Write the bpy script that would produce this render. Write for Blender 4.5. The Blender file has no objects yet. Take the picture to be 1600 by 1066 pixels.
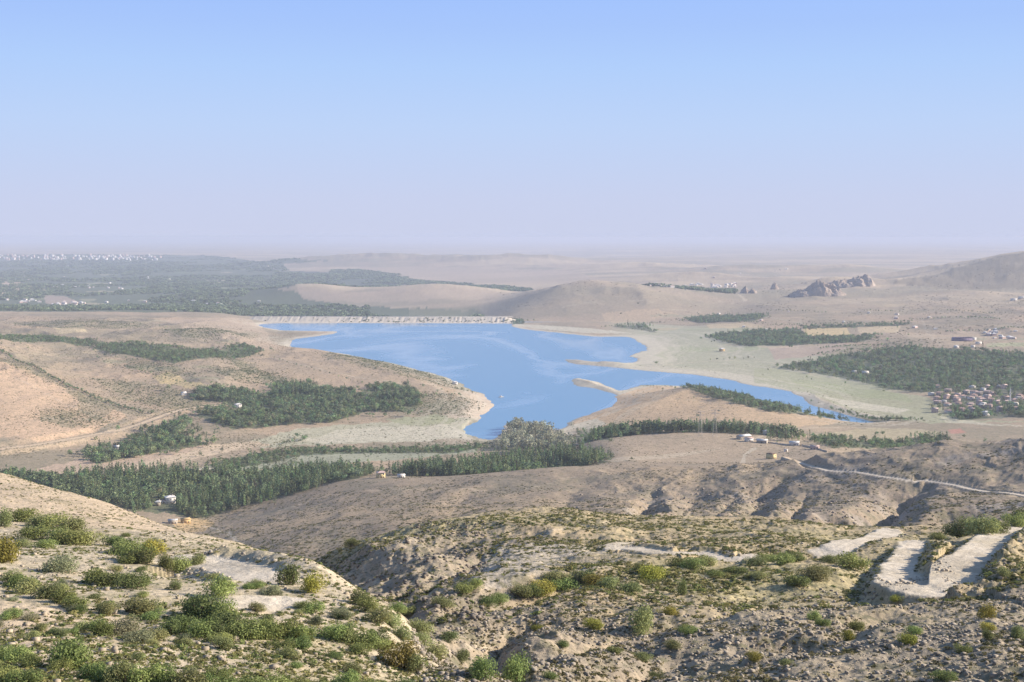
import bpy, math, random
import numpy as np
rng = np.random.default_rng(7)
random.seed(7)
scene = bpy.context.scene
R = math.radians

# ------------------------------------------------------------------ camera
F = 2000.0; CZ = 300.0; HORIZ = 372.0
PITCH = math.atan((533.0 - HORIZ) / F)
cam_d = bpy.data.cameras.new('camera'); cam = bpy.data.objects.new('camera', cam_d)
scene.collection.objects.link(cam)
cam.location = (0, 0, CZ); cam.rotation_euler = (math.pi / 2 - PITCH, 0, 0)
cam_d.sensor_width = 36; cam_d.lens = F / 1600 * 36
cam_d.clip_start = 0.5; cam_d.clip_end = 300000
scene.camera = cam
# ------------------------------------------------------------------ light
SUN_EL, SUN_AZ = R(24), R(80)          # azimuth from +Y (view) towards +X (right)
sv = (math.sin(SUN_AZ) * math.cos(SUN_EL), math.cos(SUN_AZ) * math.cos(SUN_EL), math.sin(SUN_EL))
sd = bpy.data.lights.new('sun', 'SUN'); sun = bpy.data.objects.new('sun', sd)
scene.collection.objects.link(sun)
sd.energy = 4.6; sd.angle = R(0.53); sd.color = (1.0, 0.90, 0.76)
from mathutils import Vector
sun.rotation_euler = Vector(sv).to_track_quat('Z', 'Y').to_euler()
SKY_STRENGTH = 0.115; EXPOSURE = 1.03; SKY_K = 1 / (SKY_STRENGTH * 2 ** EXPOSURE)
world = bpy.data.worlds.new('World'); scene.world = world; world.use_nodes = True
wn = world.node_tree.nodes; wl = world.node_tree.links
bg = wn['Background']
sky = wn.new('ShaderNodeTexSky'); sky.sky_type = 'NISHITA'; sky.sun_disc = False
sky.sun_elevation = SUN_EL; sky.sun_rotation = SUN_AZ
sky.altitude = 1200; sky.air_density = 1.0; sky.dust_density = 1.2; sky.ozone_density = 2.5
tc = wn.new('ShaderNodeTexCoord'); sx = wn.new('ShaderNodeSeparateXYZ'); wl.new(tc.outputs['Generated'], sx.inputs[0])
rmp = wn.new('ShaderNodeValToRGB'); wl.new(sx.outputs['Z'], rmp.inputs[0])       # dusty lower air: pale lavender up to clear blue
def lin(r, g, b_, k=1.0):
    f_ = lambda c: (c / 255 / 12.92 if c <= 10 else ((c / 255 + 0.055) / 1.055) ** 2.4)
    return (f_(r) * k, f_(g) * k, f_(b_) * k, 1)
el = rmp.color_ramp.elements
el[0].position = 0.0; el[0].color = lin(203, 209, 234)
el[1].position = 0.35; el[1].color = lin(120, 160, 238)
for p_, c_ in ((0.03, lin(201, 210, 238)), (0.085, lin(190, 212, 248)), (0.13, lin(177, 207, 252)), (0.19, lin(158, 190, 252))):
    e_ = el.new(p_); e_.color = c_
mxf = wn.new('ShaderNodeMapRange'); wl.new(sx.outputs['Z'], mxf.inputs[0])
mxf.inputs[1].default_value = 0.16; mxf.inputs[2].default_value = 0.42; mxf.inputs[3].default_value = 1.0; mxf.inputs[4].default_value = 0.0
sc_ = wn.new('ShaderNodeMix'); sc_.data_type = 'RGBA'; sc_.blend_type = 'MULTIPLY'; sc_.inputs[0].default_value = 1
wl.new(rmp.outputs[0], sc_.inputs[6]); sc_.inputs[7].default_value = (SKY_K, SKY_K, SKY_K, 1)
mx = wn.new('ShaderNodeMix'); mx.data_type = 'RGBA'
wl.new(mxf.outputs[0], mx.inputs[0]); wl.new(sky.outputs[0], mx.inputs[6]); wl.new(sc_.outputs[2], mx.inputs[7])
wl.new(mx.outputs[2], bg.inputs[0]); bg.inputs[1].default_value = SKY_STRENGTH
scene.view_settings.view_transform = 'Standard'; scene.view_settings.look = 'None'
scene.view_settings.exposure = EXPOSURE; scene.view_settings.gamma = 1
scene.view_settings.use_curve_mapping = False
scene.render.engine = 'CYCLES'
cy = scene.cycles
cy.use_denoising = True; cy.max_bounces = 4; cy.diffuse_bounces = 2; cy.glossy_bounces = 2
cy.transmission_bounces = 2; cy.volume_bounces = 1; cy.transparent_max_bounces = 4
cy.use_adaptive_sampling = False
HAZE_DENSITY = 6.0e-5
HAZE_COLOR = (0.535, 0.585, 0.735)

# ------------------------------------------------------------------ helpers: pixels of the survey -> bearings
cp, sp = math.cos(PITCH), math.sin(PITCH)
def us(px, py):
    a = (np.asarray(px, float) - 800) / F; b = (533 - np.asarray(py, float)) / F
    dy = cp + b * sp
    return a / dy, (b * cp - sp) / dy
def hash2(i, j, seed):
    h = (i.astype(np.int64) * 374761393 + j.astype(np.int64) * 668265263 + seed * 1274126177) & 0x7fffffff
    h = ((h ^ (h >> 13)) * 1274126177) & 0x7fffffff
    return ((h ^ (h >> 16)) & 0xffff) / 65535.0
def vnoise(x, y, seed=0):
    xi = np.floor(x); yi = np.floor(y); fx = x - xi; fy = y - yi
    fx = fx * fx * fx * (fx * (fx * 6 - 15) + 10); fy = fy * fy * fy * (fy * (fy * 6 - 15) + 10)
    xi = xi.astype(np.int64); yi = yi.astype(np.int64)
    a = hash2(xi, yi, seed); b = hash2(xi + 1, yi, seed); c = hash2(xi, yi + 1, seed); d = hash2(xi + 1, yi + 1, seed)
    return (a + (b - a) * fx) * (1 - fy) + (c + (d - c) * fx) * fy
def fbm(x, y, octs=4, seed=0, gain=0.5):
    v = 0; amp = 1; tot = 0
    ca, sa = math.cos(0.6), math.sin(0.6)
    for o in range(octs):
        v = v + amp * (vnoise(x, y, seed + o * 17) * 2 - 1); tot += amp
        x, y = (x * ca - y * sa) * 2.03 + 13.7, (x * sa + y * ca) * 2.03 + 7.1; amp *= gain
    return v / tot
def ridged(x, y, octs=4, seed=0):
    v = 0; amp = 1; tot = 0
    ca, sa = math.cos(0.6), math.sin(0.6)
    for o in range(octs):
        v = v + amp * (1 - np.abs(vnoise(x, y, seed + o * 17) * 2 - 1)); tot += amp
        x, y = (x * ca - y * sa) * 2.03 + 13.7, (x * sa + y * ca) * 2.03 + 7.1; amp *= 0.5
    return v / tot
def sstep(a, b, x):
    t = np.clip((x - a) / (b - a), 0, 1); return t * t * (3 - 2 * t)

# ------------------------------------------------------------------ terrain survey
ZB_T = np.log([1, 5, 20, 40, 62, 110, 200, 400, 700, 1100, 1500, 1900, 2e5])
ZB_Z = np.array([298.3, 297.5, 291.5, 284.5, 278.5, 264, 245, 215, 120, 60, 15, 0, 0.0])
def zbase(t): return np.interp(t, ZB_T, ZB_Z)
CU, CT, CS = [], [], []
def add_pts(u, s, D):
    CU.append(u); CT.append(np.log(D)); CS.append(s)
def LD(*pts, step=45):           # points (px, py, distance)
    p = np.array(pts, float)
    n = max(2, int(abs(p[-1, 0] - p[0, 0]) / step) + 1)
    q = np.linspace(0, len(p) - 1, max(n, len(p))); k = np.arange(len(p))
    px = np.interp(q, k, p[:, 0]); py = np.interp(q, k, p[:, 1]); D = np.exp(np.interp(q, k, np.log(p[:, 2])))
    u, s = us(px, py); add_pts(u, s, D)
def LZ(*pts, step=45):           # points (px, py, height)
    p = np.array(pts, float)
    n = max(1, int(abs(p[-1, 0] - p[0, 0]) / step) + 1)
    q = np.linspace(0, len(p) - 1, max(n, len(p))) if len(p) > 1 else np.zeros(1); k = np.arange(len(p))
    px = np.interp(q, k, p[:, 0]); py = np.interp(q, k, p[:, 1]); z = np.interp(q, k, p[:, 2])
    u, s = us(px, py); add_pts(u, s, (z - CZ) / s)
def LH(*pts, step=60):           # hidden points (px, distance, height)
    p = np.array(pts, float)
    n = max(1, int(abs(p[-1, 0] - p[0, 0]) / step) + 1)
    q = np.linspace(0, len(p) - 1, max(n, len(p))) if len(p) > 1 else np.zeros(1); k = np.arange(len(p))
    px = np.interp(q, k, p[:, 0]); D = np.exp(np.interp(q, k, np.log(p[:, 1]))); z = np.interp(q, k, p[:, 2])
    u = (px - 800) / F; add_pts(u, (z - CZ) / D, D)
for D_ in (1.5, 4, 10, 20):
    LH((-500, D_, float(np.interp(math.log(D_), ZB_T, ZB_Z))), (2100, D_, float(np.interp(math.log(D_), ZB_T, ZB_Z))), step=200)
# near slope under the frame and its bottom edge
LD((-400,1250,40),(400,1250,44),(800,1250,58),(1200,1250,60),(2000,1250,55), step=120)
LD((-400,1066,62),(0,1066,62),(200,1066,66),(400,1066,72),(550,1066,80),(650,1066,90),(700,1066,90),(800,1066,95),(1000,1066,100),(1200,1066,100),(1400,1066,95),(1600,1066,90),(2000,1066,80))
# left spur
LD((-400,950,95),(0,950,95),(200,950,100),(400,950,105),(500,950,110),(590,950,116))
LD((-400,880,135),(0,880,135),(200,880,150),(400,880,160),(450,880,166))
LD((-400,815,210),(0,820,200),(150,820,225),(240,830,245))
LD((-400,690,480),(-100,735,430),(0,752,400),(60,762,372),(130,783,335),(200,801,300),(260,822,275),(330,842,245),(400,864,210),(480,888,178),(550,918,142),(610,948,122),(650,990,108),(672,1040,97), step=25)
LH((-400,900,70),(0,900,60),(250,900,55),(330,760,70))
LH((-400,640,140),(0,600,135),(200,520,150),(300,470,150),(380,380,170))
LH((470,275,222),(520,235,232.5),(560,208,239.5),(600,186,244.5),(640,160,250),(665,138,256),(682,119,261.5), step=30)
# centre hill
LD((715,1000,116),(800,1000,119),(1000,1000,125),(1200,1000,125),(1400,1000,122),(1600,1000,112),(2000,1000,100))
LD((705,948,165),(800,940,168),(1000,940,168),(1200,940,168),(1400,940,166),(1600,940,150),(2000,940,130))
LD((505,886,318),(530,878,298),(560,891,265),(600,909,238),(640,929,205),(670,953,176),(690,986,146), step=30)
LD((640,888,240),(700,888,228),(800,890,218),(1000,885,218),(1200,885,220),(1400,890,210),(1600,880,205),(2000,880,180))
LD((550,862,288),(650,852,272),(800,845,274),(1000,855,262),(1200,850,266),(1400,850,263),(1600,845,249),(2000,840,225))
LD((492,878,322),(540,850,322),(600,829,325),(700,807,335),(800,796,342),(900,798,350),(1000,806,358),(1100,810,370),(1250,812,384),(1340,829,358),(1420,833,345),(1500,824,350),(1600,814,335),(2000,795,300), step=30)
LH((430,640,118),(600,640,108),(1000,640,108),(1250,600,118),(1450,540,140),(2000,500,150))
# middle hill
LD((430,868,850),(500,868,830),(600,832,880),(800,806,890),(1000,808,850),(1200,810,800),(1350,826,720),(1500,808,700),(1600,800,680),(2000,780,620))
LD((380,832,1080),(500,802,1150),(600,788,1140),(800,778,1130),(1000,775,1100),(1200,775,1030),(1400,770,950),(1600,760,880),(2000,745,800))
LD((310,815,1300),(350,800,1340),(450,772,1385),(530,749,1420),(580,743,1430),(680,746,1400),(800,736,1380),(900,728,1370),(1000,733,1330),(1100,738,1285),(1170,733,1260),(1270,714,1230),(1400,700,1180),(1480,690,1150),(1600,685,1100),(2000,670,950), step=30)
LH((310,1480,18),(600,1545,14),(880,1500,18))
LH((1330,1400,40),(1500,1400,30),(2000,1300,40))
# valley floor, left
LZ((-400,735,24),(0,735,22),(200,735,17),(400,735,14),(560,725,13))
LZ((100,760,20),(250,785,17))
LZ((-300,705,30),(0,712,24),(200,712,14),(400,712,8),(600,712,6),(800,712,9))
LZ((350,690,9),(500,690,3),(700,695,2),(860,700,6))
LZ((420,665,9),(550,665,4),(650,660,4),(700,665,2))
# fields on the brown hill behind the middle hill
LD((930,693,1640),(1000,681,1700),(1080,675,1720),(1170,679,1700),(1250,692,1640),(1330,697,1610))
LD((960,716,1480),(1100,716,1500),(1200,716,1500),(1290,711,1490))
LH((900,1800,8),(980,1820,22),(1100,1830,25),(1240,1800,22))
LZ((1330,683,14),(1450,680,12),(1600,676,12),(1900,676,14))
# orange peninsula hill
LZ((900,664,2),(1000,655,12),(1120,652,21),(1240,663,18))
LD((950,632,2210),(1010,604,2330),(1050,603,2345),(1100,607,2315),(1170,622,2230),(1250,643,2110),(1310,656,2050))
LD((1000,630,2190),(1100,632,2170))
# left peninsula
LD((420,549,3000),(470,552,2960),(540,558,2850),(600,571,2700),(700,595,2480),(740,612,2390))
LD((500,590,2500),(600,602,2410),(680,617,2320))
LZ((330,655,20),(450,640,14),(600,640,11),(700,648,6))
LZ((330,620,24),(450,610,24))
# left big hill
LZ((-300,720,34),(0,702,25),(100,688,22),(180,673,20),(250,652,20),(300,638,20))
LD((-400,600,1950),(0,620,2000),(100,638,1980),(180,636,2040))
LD((-400,510,2700),(-100,535,2560),(0,545,2500),(60,572,2380),(120,603,2200),(200,622,2150))
LD((0,521,3100),(100,531,3000),(200,546,2800),(300,560,2680),(350,580,2500),(400,577,2620))
LD((100,562,2600),(200,582,2450),(330,605,2260))
LD((-400,490,4100),(0,500,4000),(200,500,4000),(300,510,3700),(380,530,3250))
LD((-400,482,4700),(0,489,4550),(200,489,4600),(330,489,4650))
LZ((400,500,6),(430,521,2)); LZ((440,540,4),(460,532,1))
# far plain, left
for D_, z_ in ((6000,-18),(8000,-20),(11000,-15),(14000,10),(16500,35),(19000,50),(24000,60),(30000,70),(45000,90),(75000,100)):
    LH((-500,D_,z_),(430,D_,z_), step=130)
LH((430,4900,-18),(600,4900,-18),(760,4900,-14)); LH((400,5400,-19),(740,5400,-17))
# far hills, centre
LD((830,500,4720),(900,500,4700),(1000,500,4690),(1100,500,4650))
LD((800,485,5000),(850,478,5000),(900,470,5050),(1000,474,5000)); LD((1080,478,5050),(1150,487,5000))
LD((760,468,5800),(800,461,5750),(850,452,5700),(900,443,5650),(950,444,5650),(1000,449,5500),(1050,459,5300),(1100,466,5300),(1150,470,5300))
LH((800,7000,5),(900,6900,25),(1000,6700,28),(1160,6500,35))
LD((430,452,6900),(480,447,6800),(560,457,6600),(640,447,6700),(750,450,6600),(800,457,6500))
LD((480,464,6400),(560,474,5900),(640,478,5650),(740,478,5500))
LH((480,7900,-15),(640,7900,-10),(800,8200,0))
LH((450,11500,0),(700,10500,-5),(820,10000,5))
LD((450,412,14000),(600,407,14000),(760,408,13000),(850,412,12500),(900,419,11500))
LH((500,18000,10),(900,17000,20))
LZ((950,425,40),(1200,425,40),(1400,428,40)); LZ((1000,440,45),(1200,440,50),(1380,443,60))
LH((500,30000,50),(900,26000,60),(1400,24000,80),(2000,22000,90)); LH((500,75000,100),(1200,75000,110),(2100,75000,110))
LH((900,16000,55),(1400,15000,55),(2000,14000,60))
# right plain and hills
LZ((1000,552,2),(1060,575,2),(1200,595,3)); LZ((1100,530,5),(1200,520,14),(1300,520,18)); LZ((1040,520,3),(1100,505,6))
LZ((1200,490,28),(1300,470,48),(1400,460,62)); LZ((1250,455,66),(1350,452,72)); LZ((1400,500,30),(1500,500,38),(1600,500,45),(1900,500,60))
LZ((1500,470,60),(1600,480,55),(1900,480,75)); LZ((1600,450,82),(1900,455,100))
LZ((1200,560,6),(1400,540,20),(1600,540,30),(1900,540,40)); LZ((1600,580,22),(1900,580,30)); LZ((1400,600,6),(1500,600,12),(1600,640,10),(1900,640,15)); LZ((1280,610,1.5),(1400,640,3),(1500,650,5))
LD((1390,441,6300),(1450,430,6500),(1500,416,6700),(1560,400,6800),(1600,394,6800),(1720,384,6800),(2000,400,6500))
LD((1520,440,6000),(1600,420,6150),(1800,415,6150))
LH((1400,8600,50),(1700,9000,60),(2000,9000,60)); LH((1200,8200,40),(1300,8000,45))
CU = np.concatenate(CU); CT = np.concatenate(CT); CS = np.concatenate(CS)
rs = CS + (CZ - zbase(CT)) / np.exp(CT)
KU, KC = 2.4, 0.05
def kern(u1, t1, u2, t2):
    return np.sqrt((KU * (u1[:, None] - u2[None])) ** 2 + (t1[:, None] - t2[None]) ** 2 + KC ** 2)
A = kern(CU, CT, CU, CT); A[np.diag_indices(len(CU))] -= 0.003
W = np.linalg.solve(A, rs - rs.mean())
NCU, NCT = 220, 520
gu = np.linspace(-0.62, 0.62, NCU); T0, T1 = math.log(1.5), math.log(75000)
gt = np.linspace(T0, T1, NCT)
GU, GT = np.meshgrid(gu, gt)
res = np.empty(GU.size); fu, ft = GU.ravel(), GT.ravel()
for k in range(0, fu.size, 20000):
    res[k:k+20000] = kern(fu[k:k+20000], ft[k:k+20000], CU, CT) @ W + rs.mean()
RES = res.reshape(GU.shape)
def cubic(a, x, axis):
    a = np.moveaxis(a, axis, 0); n = a.shape[0]
    i = np.clip(np.floor(x).astype(int), 0, n - 2); f = (x - i)
    f = f.reshape((-1,) + (1,) * (a.ndim - 1))
    p0 = a[np.clip(i - 1, 0, n - 1)]; p1 = a[i]; p2 = a[i + 1]; p3 = a[np.clip(i + 2, 0, n - 1)]
    v = 0.5 * (2 * p1 + (p2 - p0) * f + (2 * p0 - 5 * p1 + 4 * p2 - p3) * f ** 2 + (3 * p1 - 3 * p2 + p3 - p0) * f ** 3)
    return np.moveaxis(v, 0, axis)

# fine grid (a fan that widens with distance)
cu = np.concatenate([np.linspace(-0.62, -0.42, 60, endpoint=False), np.linspace(-0.42, 0.42, 1150, endpoint=False), np.linspace(0.42, 0.62, 61)])
ct = np.concatenate([np.linspace(T0, math.log(45), 120, endpoint=False), np.linspace(math.log(45), math.log(5200), 1280, endpoint=False), np.linspace(math.log(5200), T1, 240)])
tmp = cubic(RES, (cu - gu[0]) / (gu[1] - gu[0]), 1)
S_res = cubic(tmp, (ct - gt[0]) / (gt[1] - gt[0]), 0)
Dg = np.exp(ct)[:, None]
Zg = S_res * Dg + zbase(ct)[:, None]
Xg = cu[None, :] * Dg; Yg = np.repeat(Dg, len(cu), 1)
print('RBF pts', len(CU), 'grid', Zg.shape)

# ------------------------------------------------------------------ lake outline
LAKE_PX = [(405,507),(440,505.5),(600,505),(790,505),(803,511),(830,516),(880,521),(925,526),(985,527),(1006,540),(1008,547),(985,556),(997,560),(985,567),(940,567),(885,562),(890,568),(950,573),(1010,580),(1080,585),(1130,592),(1180,603),(1240,612),(1262,630),(1330,650),(1365,660),
 (1335,661),(1240,641),(1150,618),(1075,604),(1000,602),(968,611),(940,600),(905,591),(889,594),(900,602),(940,609),(966,618),(966,627),(940,640),(900,655),(884,662),(872,676),(858,668),(830,662),(800,660),(787,666),(783,683),(762,688),(733,681),(728,672),(738,661),(750,650),(769,635),(766,625),(742,611),(700,591),(620,570),(540,554),(470,547),(452,539),(462,530),(520,522),(526,518),(470,517),(440,516),(412,512)]
def unproj0(poly, z=0.0):
    p = np.array(poly, float); u, s = us(p[:, 0], p[:, 1]); D = (z - CZ) / s
    return np.stack([u * D, D], 1)
def smooth_poly(P, n=4, jit=0.0, seed=0):
    Q = []
    r = np.random.default_rng(seed)
    m = len(P)
    for i in range(m):
        p0, p1, p2, p3 = P[i - 1], P[i], P[(i + 1) % m], P[(i + 2) % m]
        for k in range(n):
            f = k / n
            v = 0.5 * (2 * p1 + (p2 - p0) * f + (2 * p0 - 5 * p1 + 4 * p2 - p3) * f ** 2 + (3 * p1 - 3 * p2 + p3 - p0) * f ** 3)
            # keep the curve inside the chord's neighbourhood
            l = p1 + (p2 - p1) * f
            Q.append(l + (v - l) * 0.6 + r.normal(0, jit, 2))
    return np.array(Q)
def inside(P, x, y):
    x = np.asarray(x); y = np.asarray(y); c = np.zeros(x.shape, bool); n = len(P)
    for i in range(n):
        x1, y1 = P[i]; x2, y2 = P[(i + 1) % n]
        if y1 == y2: continue
        m = ((y1 > y) != (y2 > y))
        c ^= m & (x < (x2 - x1) * (y - y1) / (y2 - y1) + x1)
    return c
def pdist(P, x, y, closed=True):
    d = np.full(np.shape(x), 1e9); n = len(P)
    for i in range(n if closed else n - 1):
        a = P[i]; b = P[(i + 1) % n]; ab = b - a; L2 = max(ab @ ab, 1e-9)
        t = np.clip(((x - a[0]) * ab[0] + (y - a[1]) * ab[1]) / L2, 0, 1)
        d = np.minimum(d, (x - a[0] - t * ab[0]) ** 2 + (y - a[1] - t * ab[1]) ** 2)
    return np.sqrt(d)
LAKE = smooth_poly(unproj0(LAKE_PX), 4, 1.5, 3)
rows = np.where((Dg[:, 0] > 1600) & (Dg[:, 0] < 5200))[0]; r0, r1 = rows[0], rows[-1] + 1
xs, ys = Xg[r0:r1], Yg[r0:r1]
near_l = (cu > -0.26) & (cu < 0.34); c0, c1 = np.where(near_l)[0][[0, -1]]
xs, ys = xs[:, c0:c1], ys[:, c0:c1]
wob = fbm(xs / 60, ys / 60, 3, 91) * 9
ld = pdist(LAKE, xs, ys); ins = inside(LAKE, xs, ys)
SD = np.full(Zg.shape, 1e4); SD[r0:r1, c0:c1] = np.where(ins, -ld, ld) + wob   # signed distance to the shore

# ------------------------------------------------------------------ relief noise
tt = np.repeat(ct[:, None], len(cu), 1)
pxg = cu[None, :] * F + 800
amp_far = sstep(math.log(1500), math.log(2600), tt)
n1 = fbm(Xg / 260, Yg / 260, 5, 11)
n2 = ridged(Xg / 150 + 0.4 * n1, Yg / 220, 5, 23)
Zg = Zg + amp_far * sstep(20, 200, np.where(SD < 1e3, SD, 1e3)) * np.clip(Zg / 40, 0, 2.5) * (8 * n1 + 12 * (n2 - 0.55)) * (1 - 0.55 * sstep(math.log(3600), math.log(5200), tt))
for (hx_, hd_, hh_, wx_, wy_) in ((560,6500,16,240,300),(700,6500,22,260,300),(480,6800,14,200,250),(950,5600,14,170,200),(1060,5650,4,180,220),(870,5350,12,130,170),(1000,5250,14,120,160),(620,13500,70,900,900),(820,12600,75,800,800),(480,13800,50,700,700),(1000,11000,50,700,600),(1180,9800,45,600,500),(1330,9800,45,500,500),(1080,8000,32,350,350),(1250,7600,24,330,280),(1310,6250,34,250,190),(1450,7600,30,350,350),(1350,6700,20,260,220),(1500,5300,14,200,200),(1180,5000,10,180,160)):
    Zg = Zg + hh_ * np.exp(-((Xg - (hx_ - 800) / F * hd_) / wx_) ** 2 - ((Yg - hd_) / wy_) ** 2) * (1 + 0.35 * n1)
# middle hill: gullies and crags
mid = sstep(math.log(560), math.log(760), tt) * (1 - sstep(math.log(1250), math.log(1420), tt))
mr = sstep(880, 1000, pxg)
w1 = fbm(Xg / 90, Yg / 90, 4, 5) * 0.5
g = ridged(Xg / 95 + w1, Yg / 260 + w1 * 0.5, 5, 41)
Zg = Zg + mid * (3.2 * fbm(Xg / 55, Yg / 55, 5, 31) + (2.5 + 9.5 * mr) * (g - 0.6))
# centre and near hill
nearh = sstep(math.log(55), math.log(110), tt) * (1 - sstep(math.log(420), math.log(560), tt))
spur_d0 = np.interp(pxg[0], [-400, 0, 130, 260, 400, 480, 550, 610, 672, 700], [500, 420, 350, 290, 222, 188, 150, 130, 104, 92])
right_side = np.maximum(sstep(1.05, 1.4, np.exp(tt) / spur_d0[None, :]), sstep(640, 760, pxg + 0 * tt))
Zg = Zg + nearh * (1.6 * fbm(Xg / 30, Yg / 30, 5, 51) * (0.5 + 0.6 * right_side)
                   + right_side * 3.0 * (ridged(Xg / 34 + 0.5 * fbm(Xg / 20, Yg / 20, 3, 61), Yg / 60, 4, 71) - 0.6))
rv_ = right_side * (1 - sstep(690, 800, pxg + 0 * tt)) * sstep(math.log(150), math.log(185), tt) * (1 - sstep(math.log(285), math.log(330), tt))
Zg = Zg + rv_ * (3.4 * (ridged(Xg / 13 + 0.3 * n1, Yg / 24, 4, 87) - 0.6) + 1.1 * fbm(Xg / 5, Yg / 8, 3, 89))
nr_ = right_side * (1 - sstep(math.log(150), math.log(210), tt)) * sstep(math.log(60), math.log(80), tt)
Zg = Zg + nr_ * (0.40 * (ridged(Xg / 2.2, Yg / 3.4, 3, 93) - 0.55) + 0.5 * fbm(Xg / 6, Yg / 9, 3, 95))
Zg = Zg + mid * mr * 2.6 * (ridged(Xg / 26 + w1, Yg / 60, 4, 97) - 0.58)
Zg = Zg + ((0.20 + 0.22 * right_side) * fbm(Xg / 2.6, Yg / 3.2, 4, 81, 0.6) + 0.35 * right_side * fbm(Xg / 8, Yg / 9, 3, 83)) * sstep(math.log(20), math.log(60), tt) * (1 - sstep(math.log(400), math.log(700), tt))

# gullies cut by water
def carve(pts, depth, half, dmin):
    global Zg, SG
    P_ = np.array([at(a_, b_, dmin) for a_, b_ in pts]); j = np.where((Dg[:, 0] > P_[:, 1].min() - 4 * half) & (Dg[:, 0] < P_[:, 1].max() + 4 * half))[0]; sl = slice(j[0], j[-1] + 1)
    u0, u1 = (P_[:, 0] / P_[:, 1]).min() - 4 * half / P_[:, 1].min(), (P_[:, 0] / P_[:, 1]).max() + 4 * half / P_[:, 1].min()
    i = np.where((cu > u0) & (cu < u1))[0]; w = (sl, slice(i[0], i[-1] + 1)); x, y = Xg[w], Yg[w]
    d = np.full(x.shape, 1e9); par = np.zeros(x.shape)
    for k_ in range(len(P_) - 1):
        a_ = P_[k_]; ab = P_[k_ + 1] - a_; t_ = np.clip(((x - a_[0]) * ab[0] + (y - a_[1]) * ab[1]) / (ab @ ab), 0, 1); dd = np.hypot(x - a_[0] - t_ * ab[0], y - a_[1] - t_ * ab[1])
        m = dd < d; d[m] = dd[m]; par[m] = (k_ + t_)[m]
    d = np.hypot(d, 0) * (1 + 0.8 * fbm(x / (half * 1.3), y / (half * 2.2), 4, 77 + int(pts[0][0]))); f = np.clip(1 - d / half, 0, 1)
    Zg[w] -= depth * np.minimum(1, 0.25 + par / max(len(P_) - 1, 1) * 1.2) * (0.35 * f + 0.65 * f * f) * (1 + 0.5 * fbm(x / 17 , y / 30, 3, 79))
SG = (Zg - CZ) / Dg
def at(px, py, dmin=40.0):
    u, s = us(px, py); u = float(u); s = float(s)
    i = min(max(int(np.interp(u, cu, np.arange(len(cu)))), 0), len(cu) - 2)
    m = (SG[:, i] >= s) & (Dg[:, 0] >= dmin); D = float(Dg[int(np.argmax(m)) if m.any() else -1, 0]); return np.array([u * D, D])
for a_ in (([(1470,745),(1420,765),(1380,790),(1340,822)], 22, 34, 640), ([(1560,790),(1500,800),(1440,822)], 9, 20, 640), ([(1225,748),(1190,770),(1160,795),(1145,812)], 12, 24, 700), ([(1100,764),(1085,775),(1060,808)], 6, 26, 700), ([(1022,768),(1010,785),(1000,808)], 11, 14, 700), ([(1150,770),(1120,790),(1100,810)], 8, 18, 700),
           ([(1260,770),(1240,790),(1225,812)], 10, 14, 700), ([(1195,780),(1185,800),(1178,814)], 9, 12, 700), ([(930,745),(890,770),(880,800)], 4, 30, 700), ([(760,760),(720,780),(700,810)], 3, 34, 700),
           ([(980,895),(900,900),(820,915),(740,940)], 5, 9, 130), ([(760,850),(700,880),(650,910)], 5, 10, 150), ([(700,845),(640,865),(570,890)], 5, 12, 170), ([(840,960),(780,985),(720,1030)], 3.5, 6, 80), ([(1120,1000),(1020,1030),(940,1066)], 2, 5, 70), ([(1250,940),(1100,960),(960,985),(860,1010)], 2.2, 5, 100), ([(1380,965),(1300,990),(1200,1005)], 2, 5, 80)): carve(*a_)
# shore shaping: bed below the water, bank above it
bank = np.minimum(SD * 0.035, 60)
Zg = np.where(SD < 0, np.minimum(np.maximum(SD * 0.06, -14), -0.15), Zg)
k = (SD >= 0) & (SD < 900) & (Dg < 4560)
Zg[k] = np.maximum(Zg[k], np.minimum(0.12 + SD[k] * 0.012, 3.0))
flat_ = sstep(940, 1000, pxg) * sstep(math.log(2360), math.log(2480), tt)
slope_ = 0.20 - 0.175 * flat_
low = (SD >= 0) & (SD < 260)
Zg[low] = np.minimum(Zg[low], 0.3 + SD[low] * slope_[low] + 400 * sstep(150, 260, SD[low]))

# terrain queries
def ter_z(x, y):
    x = np.atleast_1d(np.asarray(x, float)); y = np.atleast_1d(np.asarray(y, float))
    u = x / y; t = np.log(y)
    iu = np.interp(u, cu, np.arange(len(cu))); it = np.interp(t, ct, np.arange(len(ct)))
    i = np.clip(iu.astype(int), 0, len(cu) - 2); j = np.clip(it.astype(int), 0, len(ct) - 2)
    a = iu - i; b = it - j
    return (Zg[j, i] * (1 - a) + Zg[j, i + 1] * a) * (1 - b) + (Zg[j + 1, i] * (1 - a) + Zg[j + 1, i + 1] * a) * b
SG = (Zg - CZ) / Dg
def at(px, py, dmin=40.0):
    """the ground point seen at a bearing, beyond dmin"""
    u, s = us(px, py); u = float(u); s = float(s)
    i = min(max(int(np.interp(u, cu, np.arange(len(cu)))), 0), len(cu) - 2)
    col = SG[:, i]; m = (col >= s) & (Dg[:, 0] >= dmin)
    j = int(np.argmax(m)) if m.any() else len(ct) - 1
    if j > 0 and m.any() and Dg[j - 1, 0] >= dmin:
        f = (s - col[j - 1]) / max(col[j] - col[j - 1], 1e-9); f = min(max(f, 0), 1)
        D = math.exp(ct[j - 1] + (ct[j] - ct[j - 1]) * f)
    else: D = float(Dg[j, 0])
    return np.array([u * D, D])
def region(poly, dmin=40.0):
    return np.array([at(a, b, dmin) for a, b in poly])

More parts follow.
